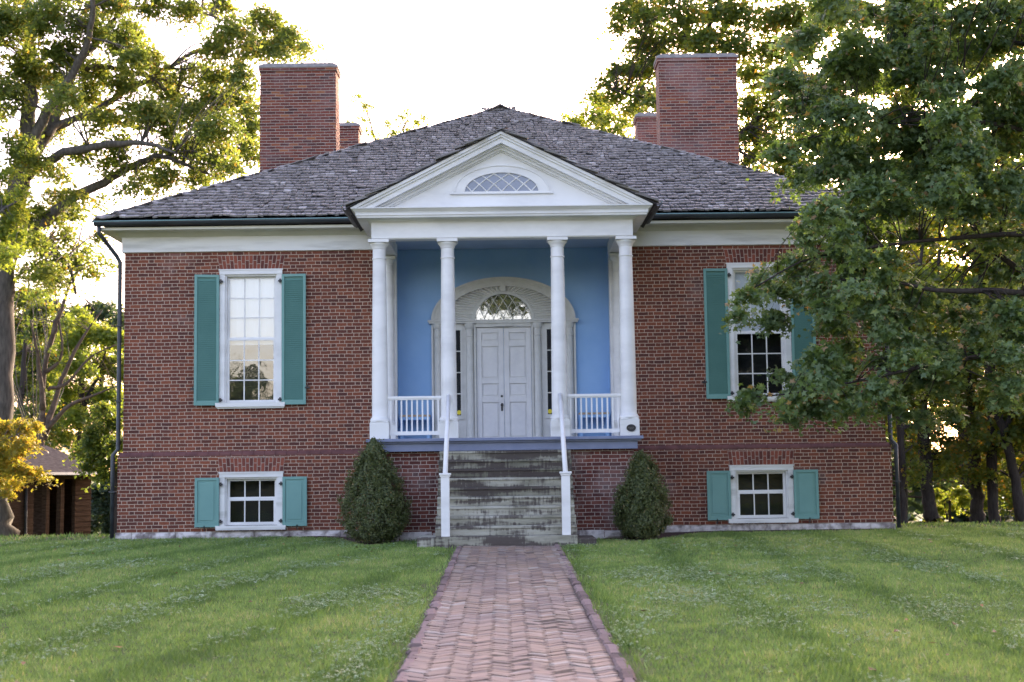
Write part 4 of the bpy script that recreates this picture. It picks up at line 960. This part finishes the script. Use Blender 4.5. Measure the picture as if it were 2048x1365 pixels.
map_limbs = [([V3(tx_, mY, tz_-.2), V3(tx_, mY, tz_+.5), V3(tx_-.05, mY, 2.6), V3(tx_-.2, mY, 4.6), V3(tx_-.2, mY+.2, 8), V3(tx_-.5, mY+.3, 12)], [.48, .33, .30, .26, .18, .08]),
    limb([(2310, 660, 14), (2200, 610, 12), (2048, 586, 9), (1960, 582, 8), (1870, 580, 6), (1780, 562, 4), (1650, 560, 2.5)], -5.6, -.5),
    limb([(2290, 700, 13), (2150, 600, 12), (2048, 545, 9), (1985, 500, 8), (1950, 460, 6), (1900, 380, 5), (1820, 320, 3)], -4.6, 1),
    limb([(2300, 560, 12), (2150, 470, 10), (2000, 470, 7), (1840, 482, 5), (1690, 503, 4), (1600, 525, 2.5), (1510, 575, 1.8)], -5, -1.4),
    limb([(2320, 740, 12), (2180, 720, 10), (2040, 705, 8), (1900, 722, 6), (1750, 755, 4), (1600, 785, 2.5), (1510, 795, 1.8)], -5.2, -1),
    limb([(2300, 400, 12), (2150, 300, 10), (2000, 250, 7), (1850, 240, 5), (1700, 260, 3), (1600, 280, 2)], -5, -1.2),
    limb([(2290, 250, 10), (2150, 120, 9), (2000, 80, 6), (1850, 90, 4), (1700, 110, 2.5)], -5, 1),
    limb([(2295, 480, 10), (2120, 400, 9), (1960, 370, 6), (1800, 390, 4), (1680, 415, 2.5)], -5, 2)]
tree('maple_tree', 'dense green maple whose leafy boughs hang in front of the right upper window', map_limbs, lambda g: pxc([c for c in map_cl if not (1475 < c[0] < 1560 and 655 < c[1] < 750) and not (1560 < c[0] < 1625 and 600 < c[1] < 735)], mY, g, 1.3), 'bark_dark', 'leaf_maple', .125, .25, 54, 22, 1.0, shape=LOBED, twigs=.12, flat=.3, twr=.010, squash=.7)

# --- tall tree behind the right chimney
BYY = 24.
bk_cl = (mrow(-50, range(1280, 1740, 60), 50)+[(1255, 20, 38), (1300, 30, 42), (1360, 20, 45), (1420, 30, 45), (1480, 25, 45), (1540, 35, 42), (1600, 30, 42), (1660, 40, 40), (1235, 55, 20), (1290, 85, 40), (1350, 85, 45), (1410, 80, 42), (1470, 90, 42), (1530, 95, 40), (1590, 100, 36), (1235, 140, 26), (1215, 165, 20), (1275, 140, 38), (1310, 130, 36), (1500, 150, 38), (1550, 160, 36), (1600, 170, 34), (1195, 195, 20), (1240, 190, 30), (1290, 190, 30), (1270, 215, 26), (1310, 210, 24), (1500, 210, 36), (1545, 230, 36), (1505, 265, 34), (1560, 290, 34), (1510, 320, 32), (1560, 350, 34), (1600, 330, 34), (1620, 260, 34), (1530, 380, 30), (1590, 400, 34)])
tree('shade_tree', 'tall leafy tree behind the right front chimney, yellow light through its edges', [trunk_at(1400, BYY, .42, 9, 0), limb([(1400, 500, 20), (1402, 330, 17), (1405, 200, 12), (1420, 40, 8), (1430, -80, 4)], BYY), limb([(1402, 400, 12), (1390, 230, 9), (1340, 120, 6), (1270, 60, 3)], BYY, 2), limb([(1402, 420, 11), (1370, 300, 8), (1310, 215, 5), (1230, 180, 2)], BYY, -1), limb([(1402, 350, 11), (1520, 230, 8), (1620, 120, 5), (1640, 20, 3)], BYY, 1)],
     lambda g: pxc(bk_cl, BYY, g, 1.6), 'bark_dark', 'leaf_back', .19, .5, 40, 23, 1.5, twigs=.4)
tree('young_tree', 'thin yellowing treetop showing over the roof between ridge and right rear chimney', [trunk_at(1215, 32, .2, 8, 0), limb([(1215, 420, 6), (1210, 300, 5), (1200, 230, 3), (1190, 190, 1.5)], 32)],
     lambda g: pxc([(1150, 240, 18), (1180, 230, 24), (1215, 235, 26), (1250, 245, 26), (1130, 235, 8), (1200, 210, 16), (1160, 262, 20), (1235, 270, 24), (1265, 290, 22), (1200, 262, 20)], 32, g, 1), 'bark_dark', 'leaf_lime', .17, .4, 34, 24, 1.2, twigs=.25, tshift=.12)
tree('young_tree', 'sparse yellowing treetop over the left roof slope beside the left rear chimney', [trunk_at(760, 34, .2, 8, 0), limb([(760, 420, 6), (765, 330, 5), (745, 260, 3), (725, 200, 1)], 34), limb([(765, 330, 4), (800, 270, 3), (825, 220, 1)], 34)],
     lambda g: pxc([(700, 215, 13), (735, 215, 15), (728, 240, 10), (695, 245, 12), (770, 250, 12), (800, 240, 12), (815, 225, 9), (835, 245, 13), (850, 232, 6), (760, 275, 14), (790, 265, 16), (820, 262, 15), (735, 262, 12), (715, 195, 6), (700, 275, 12)], 34, g, 1), 'bark_dark', 'leaf_lime', .15, .33, 20, 25, 1.0, twigs=.25, tshift=.15)

# --- trees on the left beside and behind the shed
tree('lime_green_tree', 'bright green leafy branch of a tree leaning in at the left edge before the oak', [trunk_at(-150, 9, .22, 6.2, .2), limb([(-120, 560, 10), (-50, 470, 7), (5, 420, 4), (40, 400, 2)], 9), limb([(-120, 620, 9), (-50, 540, 6), (10, 500, 4), (40, 480, 2)], 9)],
     lambda g: pxc([(10, 350, 24), (-20, 400, 40), (15, 415, 34), (40, 385, 18), (5, 465, 36), (40, 475, 20), (15, 515, 26), (-30, 500, 40), (-90, 440, 50), (-140, 380, 50), (-100, 540, 40), (30, 440, 26)], 9, g, .7), 'bark_grey', 'leaf_lime', .13, .3, 42, 26, 1.2, twigs=.4, shape=LOBED)
tree('golden_tree', 'small golden yellow tree beside the shed roof at the left edge', [trunk_at(-70, 10, .12, 3.2, .3), limb([(-62, 960, 6), (-20, 900, 4), (30, 870, 2)], 10), limb([(-62, 980, 5), (-10, 940, 3), (30, 930, 1.5)], 10)],
     lambda g: pxc([(20, 865, 26), (50, 858, 20), (72, 850, 8), (10, 900, 30), (45, 895, 24), (70, 888, 10), (15, 935, 26), (40, 940, 22), (0, 960, 22), (30, 965, 12), (70, 945, 16), (90, 955, 10), (10, 985, 8), (-40, 900, 36), (-60, 950, 34), (-20, 860, 30)], 10, g, .5), 'bark_grey', 'leaf_gold', .13, .24, 42, 27, 1.2, twigs=.4, shape=LOBED)
tree('dead_tree', 'half bare tree with dark forked trunk and tan dead branches behind the shed', [trunk_at(84, 28, .15, 4.5, 0), limb([(84, 930, 8), (85, 830, 7), (90, 740, 6), (108, 660, 8), (130, 600, 4), (165, 450, 2)], 28), limb([(86, 880, 10), (110, 800, 7), (140, 720, 5), (175, 660, 3), (205, 620, 1.5)], 28, 1), limb([(86, 820, 8), (78, 740, 6), (72, 690, 4), (60, 640, 2)], 28, -1), limb([(92, 860, 8), (140, 810, 5), (190, 790, 3), (240, 770, 1.5)], 28), limb([(95, 780, 6), (130, 770, 4), (180, 715, 3), (232, 690, 1.5)], 28, 1), limb([(92, 745, 6), (120, 720, 4), (118, 640, 2.5), (105, 560, 1.2)], 28)],
     lambda g: pxc([(60, 640, 12), (110, 700, 10), (150, 640, 8), (180, 700, 8)], 28, g, 1), 'deadwood', 'leaf_back', .14, .35, 12, 28, .8, twigs=.9)
tree('background_tree', 'hazy light green tree filling the gap between oak trunk and house corner', [trunk_at(160, 46, .2, 6, 0), limb([(160, 860, 10), (165, 760, 8), (170, 680, 4)], 46), limb([(165, 820, 7), (200, 740, 4), (215, 690, 2)], 46)],
     lambda g: pxc([(90, 690, 26), (105, 770, 26), (100, 840, 26), (135, 650, 22), (165, 630, 18), (140, 690, 26), (175, 670, 28), (210, 665, 28), (240, 680, 24), (120, 730, 26), (160, 730, 30), (205, 725, 32), (245, 735, 28), (130, 780, 26), (175, 785, 28), (220, 790, 28), (250, 800, 24), (150, 830, 24), (200, 835, 24), (110, 820, 22), (130, 870, 24)], 46, g, 1.5), 'bark_dark', 'leaf_lime', .2, .5, 46, 29, 1.7, twigs=.3, tshift=.1)
tree('background_tree', 'yellow green tree just right of the oak trunk behind the dead tree', [trunk_at(40, 40, .2, 6, 0), limb([(40, 880, 10), (45, 760, 8), (55, 640, 4)], 40)],
     lambda g: pxc([(50, 600, 26), (80, 620, 24), (40, 650, 30), (80, 665, 28), (55, 710, 30), (95, 720, 22), (45, 770, 30), (85, 790, 26), (60, 830, 28), (30, 850, 26), (110, 620, 14), (100, 580, 12), (20, 600, 24), (95, 860, 24)], 40, g, 1.5), 'bark_dark', 'leaf_back', .19, .45, 44, 30, 1.7, twigs=.3, tshift=.1)
tree('background_tree', 'dark green rounded treetops far behind, level with the small hood at the house corner', [trunk_at(200, 64, .2, 7, 0), limb([(200, 850, 8), (205, 700, 6), (205, 640, 3)], 64)],
     lambda g: pxc([(150, 625, 18), (185, 618, 20), (215, 622, 20), (240, 635, 18), (130, 645, 18), (225, 655, 22), (170, 650, 22), (120, 610, 12), (80, 600, 20), (60, 590, 18)], 64, g, 1.5), 'bark_dark', 'leaf_far', .3, .6, 44, 31, 1.2, twigs=.2, tshift=.1)
tree('small_tree', 'low green tree with hanging leaves over the right end of the shed roof', [trunk_at(236, 16, .11, 2.4, -.1), limb([(232, 960, 4), (215, 910, 3), (190, 880, 1.5)], 16), limb([(232, 970, 4), (240, 900, 3), (230, 850, 1.5)], 16)],
     lambda g: pxc([(195, 865, 22), (225, 850, 24), (180, 890, 20), (215, 890, 26), (160, 905, 14), (190, 920, 22), (225, 925, 22), (240, 885, 22), (170, 935, 12), (205, 948, 14), (232, 955, 12), (240, 830, 20), (210, 820, 18)], 16, g, .6), 'bark_dark', 'leaf_back', .14, .3, 40, 32, 1.7, twigs=.4, tshift=-.05)
tree('undergrowth_bush', 'dark green bush filling the ground between shed and house', [trunk_at(215, 30, .06, 1.2, 0, 1.1)],
     lambda g: pxc([(195, 985, 22), (225, 975, 26), (205, 1015, 26), (235, 1015, 26), (190, 1045, 22), (225, 1050, 24), (245, 1040, 24), (245, 990, 22)], 30, g, .6), 'bark_dark', 'leaf_far', .14, .3, 60, 33, 1.3, twigs=.1)['category'] = 'bush'

# --- grove behind the house on the right
grove = [
 ('dark slim tree trunk next to the right downspout, nearest the house corner', [trunk_at(1800, 13, .11, 8, .1), limb([(1800, 780, 8), (1830, 600, 6), (1850, 450, 3)], 13)],
   [(1800, 860, 18), (1815, 800, 26), (1850, 760, 30), (1800, 720, 26), (1840, 690, 28), (1810, 640, 26), (1800, 900, 12), (1830, 950, 14), (1825, 905, 22), (1830, 860, 24), (1800, 560, 30), (1850, 620, 28)]),
 ('straight dark tree under pale drooping leaves, second from the house', [trunk_at(1856, 15, .19, 8, -.35), limb([(1840, 800, 12), (1860, 650, 8), (1880, 500, 4)], 15)],
   [(1860, 905, 22), (1890, 920, 22), (1835, 930, 16), (1910, 890, 24), (1880, 870, 24), (1900, 830, 26), (1860, 840, 24), (1920, 790, 28), (1880, 780, 28), (1870, 950, 14), (1900, 945, 16), (1905, 915, 20), (1840, 900, 18)]),
 ('thick dark tree trunk in the middle of the grove with lit leaves beside it', [trunk_at(1950, 16, .19, 8, -.2), limb([(1945, 840, 14), (1930, 700, 9), (1920, 560, 4)], 16)],
   [(1940, 900, 26), (1970, 880, 26), (1950, 850, 28), (1980, 930, 22), (1920, 940, 18), (1960, 955, 18), (1990, 840, 28), (1950, 800, 30), (1980, 780, 30), (1930, 740, 30), (1990, 965, 18), (1970, 950, 20), (1915, 905, 22), (1995, 900, 24)]),
 ('leaning dark tree at the right edge of the grove', [([at(2046, 1055, 14), at(2030, 960, 14), at(2008, 860, 14), at(1985, 790, 14), at(1970, 700, 14)], [.19, .15, .135, .12, .08]), limb([(2008, 860, 8), (2060, 760, 5), (2100, 680, 3)], 14)],
   [(2020, 830, 24), (2050, 860, 28), (2030, 780, 30), (2060, 930, 24), (2000, 760, 26), (2060, 800, 30), (2020, 720, 30), (2060, 740, 30), (2080, 960, 30), (2030, 940, 14), (2100, 880, 40), (2090, 780, 40)]),
]
for i, (lb, lm, cl) in enumerate(grove):
    tree('grove_tree', lb, lm, lambda g, cl=cl: pxc(cl, 15+i*.5, g, 1.2), 'bark_dark', 'leaf_grove', .15, .36, 40, 40+i, 1.15, 'dark grove of trees right of the house', twigs=.35, tshift=(.0, .05, .08, .03)[i], shape=LOBED)
tree('grove_tree', 'pale green feathery tree far behind the maple, seen through the gap in its boughs', [trunk_at(1930, 34, .3, 7, 0), limb([(1930, 800, 8), (1925, 650, 5), (1920, 560, 3)], 34)],
     lambda g: pxc([(1860, 570, 22), (1900, 545, 26), (1940, 560, 28), (1980, 560, 26), (1870, 620, 26), (1920, 610, 28), (1970, 620, 28), (1830, 600, 20), (1890, 660, 26), (1950, 670, 26), (1830, 660, 24), (2010, 640, 28), (1800, 520, 14), (2030, 590, 26)], 34, g, 1.2), 'bark_dark', 'leaf_lime', .17, .45, 36, 51, 1.1, 'dark grove of trees right of the house', twigs=.3)
tree('sapling', 'low bright yellow green sapling glowing between the dark grove trunks', [trunk_at(1895, 22, .04, 1.4, 0, 1.2), limb([(1895, 1040, 2.5), (1890, 1000, 2), (1930, 985, 1)], 22)],
     lambda g: pxc([(1870, 990, 13), (1895, 1000, 14), (1920, 985, 13), (1880, 1020, 11), (1910, 1010, 10), (1930, 1000, 10), (1965, 1000, 12), (1950, 1010, 9), (1868, 1035, 8), (1975, 1010, 8)], 22, g, .5), 'bark_dark', 'leaf_lime', .17, .28, 40, 52, 1.6, twigs=.4, tshift=.25, shape=LOBED)

for i, (x, y, h, r) in enumerate(((14.8, 15, 12.5, 3.8), (18.2, 16.5, 13.5, 4), (12.6, 24, 12.5, 3.4), (17, 9, 11.5, 3.4), (22.5, 14, 13, 3.8), (27, 22, 14, 4), (20, 27, 13, 3.6), (15.5, 30, 12, 3.2), (13.4, 20, 10.5, 2.6))):  # added trees, mostly out of view, placed to keep sun off the right lawn
    gg = np.random.default_rng(90+i); z0 = float(gz(x, y)); C2 = [np.array([x, y, z0+h*.62])+gg.normal(0, 1, 3)*np.array([r*.5, r*.5, h*.17]) for k in range(13)]
    tree('grove_tree', 'broad leafy tree added to the grove beyond the maple to shade the lawn', [([V3(x, y, z0-.2), V3(x, y, z0+.4), V3(x+.1, y, z0+h*.35), V3(x, y+.2, z0+h*.65), V3(x, y, z0+h*.85)], [.24, .17, .15, .12, .06])], lambda g: (C2, [r*.42]*13), 'bark_dark', 'leaf_grove', .24, .6, 44, 90+i, .8, 'dark grove of trees right of the house', twigs=.2)
# --- far woodland, one mass (with more of it across the lawn, behind the viewer)
g = np.random.default_rng(60); C_, R_ = [], []
for x in np.arange(-75, 100, 2.6):
    for k in range(3):
        y = g.uniform(58, 80); r = g.uniform(1.6, 3.0); C_.append(np.array([x+g.normal(0, 1), y, -1.4+g.uniform(.5, 12 if x < 14 else 5.5 if 24 < x < 48 else 13)])); R_.append(r)  # wood kept low on one stretch so the sun reaches the grove
for x in np.arange(10, 60, 1.6):
    for k in range(2): C_.append(np.array([x+g.normal(0, 1), g.uniform(30, 44), -1.4+g.uniform(.3, 2.4)])); R_.append(g.uniform(.8, 1.5))
for x in np.arange(-90, 90, 4.5):
    for k in range(4): C_.append(np.array([x+g.normal(0, 2), -95+g.normal(0, 6), g.uniform(.5, 19 if abs(x) < 9 else 6.5+3*math.sin(x*.45))])); R_.append(g.uniform(2.2, 4))
P, Nn, SC, TT = foliage(C_, R_, g, .9, 30, .9, .6, .4)
tag(leaves('far_woodland', P, Nn, .5, 'leaf_far', TT, None, RHOMB, g), 'distant dark woodland behind the house and lawn', 'woodland', kind='stuff')

# --- clipped boxwood either side of the steps
def boxwood(x, y, r, h, label, seed):
    g = np.random.default_rng(seed); z = float(gz(x, y)); T = thing('boxwood_shrub', label, 'shrub', 'clipped boxwoods beside the steps', (x, y, z))
    n = 26000; t = g.random(n); a = g.uniform(0, 2*math.pi, n)
    prof = lambda q: np.interp(q, [0, .06, .18, .36, .55, .75, .9, 1.0], [.5, .8, 1.0, .98, .8, .5, .27, .06])
    lump = .97+.11*np.sin(a*4+t*9+seed)*np.sin(t*11+seed)+.08*np.sin(a*9-t*17)+.06*np.sin(a*17+t*31)
    rr = r*prof(t)*lump*np.where(g.random(n) < .8, g.uniform(.86, 1.05, n), g.uniform(.3, .9, n))
    P = np.stack([rr*np.cos(a), rr*np.sin(a), .06+t*(h-.06)+g.normal(0, .02, n)], 1)
    Nn = np.stack([np.cos(a), np.sin(a), .7+0*a], 1)+g.normal(0, .5, (n, 3))
    cl = 150; tt = g.random(cl)*.95; aa = g.uniform(0, 6.28, cl); ro = r*prof(tt)*(1.0+g.uniform(-.02, .13, cl))+.02
    cc = np.stack([ro*np.cos(aa), ro*np.sin(aa), .06+tt*(h-.03)], 1); q = np.repeat(cc, 34, 0)+g.normal(0, .035, (cl*34, 3)); q[:, 2] += np.abs(g.normal(0, .03, cl*34))
    P = np.concatenate([P, q]); Nn = np.concatenate([Nn, g.normal(0, 1, (cl*34, 3))+np.array([0, 0, .6])]); n = len(P)
    leaves('foliage', P, Nn, .042, 'leaf_box', np.clip(g.normal(.45, .22, n), 0, 1), T, RHOMB, g)
    m = MB()
    for k in range(7): q = g.uniform(0, 6.28); m.tube([(0, 0, -.05), (.08*math.cos(q), .08*math.sin(q), .2), (.5*r*math.cos(q), .5*r*math.sin(q), h*.45), (.3*r*math.cos(q), .3*r*math.sin(q), h*.75)], [.025, .02, .014, .008], 6)
    m.build('stem', 'bark_dark', T, True)
    # sprigs
    return T
boxwood(-2.36, -2.78, .56, 1.84, 'larger cone shaped boxwood left of the stone steps', 71)
boxwood(2.45, -2.72, .45, 1.55, 'smaller cone shaped boxwood right of the stone steps', 72)

# ------------------------------------------------------------------ open shed on the left
SA, SB = at(14, 930, 18.5), at(182, 930, 22.5)
ax = np.array([SB[0]-SA[0], SB[1]-SA[1]]); SL_ = float(np.hypot(*ax)); ang = math.atan2(ax[1], ax[0])
gzm = float(gz(SA[0], SA[1]))
SH = thing('open_shed', 'low brown board shed with open bay and grey roof left of the house', 'shed', None, (SA[0], SA[1], gzm-.1)); SH.rotation_euler = (0, R(.5), ang)
def SHB(name, m, *bxs):
    q = MB()
    for b in bxs: q.box(*b)
    return q.build(name, m, SH)
eh = 2.32
def boards(x0, x1, y0, y1, z0, z1):
    q = MB(); z = z0
    while z < z1-.01: zt = min(z+.19, z1); q.hexa([(x0-.012, y0-.02, z), (x1+.012, y0-.02, z), (x1+.012, y1, z), (x0-.012, y1, z), (x0, y0, zt), (x1, y0, zt), (x1, y1, zt), (x0, y1, zt)]); z = zt
    return q.build('wall', 'shedwood', SH)
boards(-2.5, .30*SL_, 0, .12, -.5, eh); boards(.80*SL_, SL_, 0, .12, -.5, eh); boards(.66*SL_, SL_, 3.9, 4.0, -.5, eh); boards(SL_-.12, SL_, .121, 3.9, -.5, eh); boards(.62*SL_, .62*SL_+.1, .7, 4., -.5, eh)
for f in (.47, .645): SHB('post', 'shedwood', (f*SL_-.09, f*SL_+.09, .0, .18, -.5, eh-.2))
SHB('beam', 'shedwood', (.30*SL_+.001, .80*SL_-.001, .02, .16, eh-.2, eh-.002))
q = MB(); q.hexa([(-3, -.55, eh-.06), (SL_+.5, -.55, eh-.06), (SL_+.5, 2.4, eh+.95), (-3, 2.4, eh+.95), (-3, -.55, eh+.02), (SL_+.5, -.55, eh+.02), (SL_+.5, 2.4, eh+1.03), (-3, 2.4, eh+1.03)])
q.hexa([(-3, 2.4, eh+.95), (SL_+.5, 2.4, eh+.95), (SL_+.5, 5, eh-.06), (-3, 5, eh-.06), (-3, 2.4, eh+1.03), (SL_+.5, 2.4, eh+1.03), (SL_+.5, 5, eh+.02), (-3, 5, eh+.02)]); q.build('roof', 'shedroof', SH)
SHB('gutter', 'white_old', (-3, SL_+.5, -.66, -.552, eh-.06, eh+.03))
q = MB(); q.tube([(.2*SL_, -.06, eh-.05), (.2*SL_, -.06, .25), (.2*SL_+.1, -.25, .12)], .05, 8); q.build('downspout', 'iron', SH, True)
tree('woodland_tree', 'grey trunked tree seen through the open bay of the shed', [trunk_at(71, 31, .3, 3.5, 0)], lambda g: pxc([(60, 560, 22), (100, 555, 20), (75, 585, 20)], 31, g, 1), 'bark_grey', 'leaf_back', .17, .4, 24, 81, .9, twigs=.5)
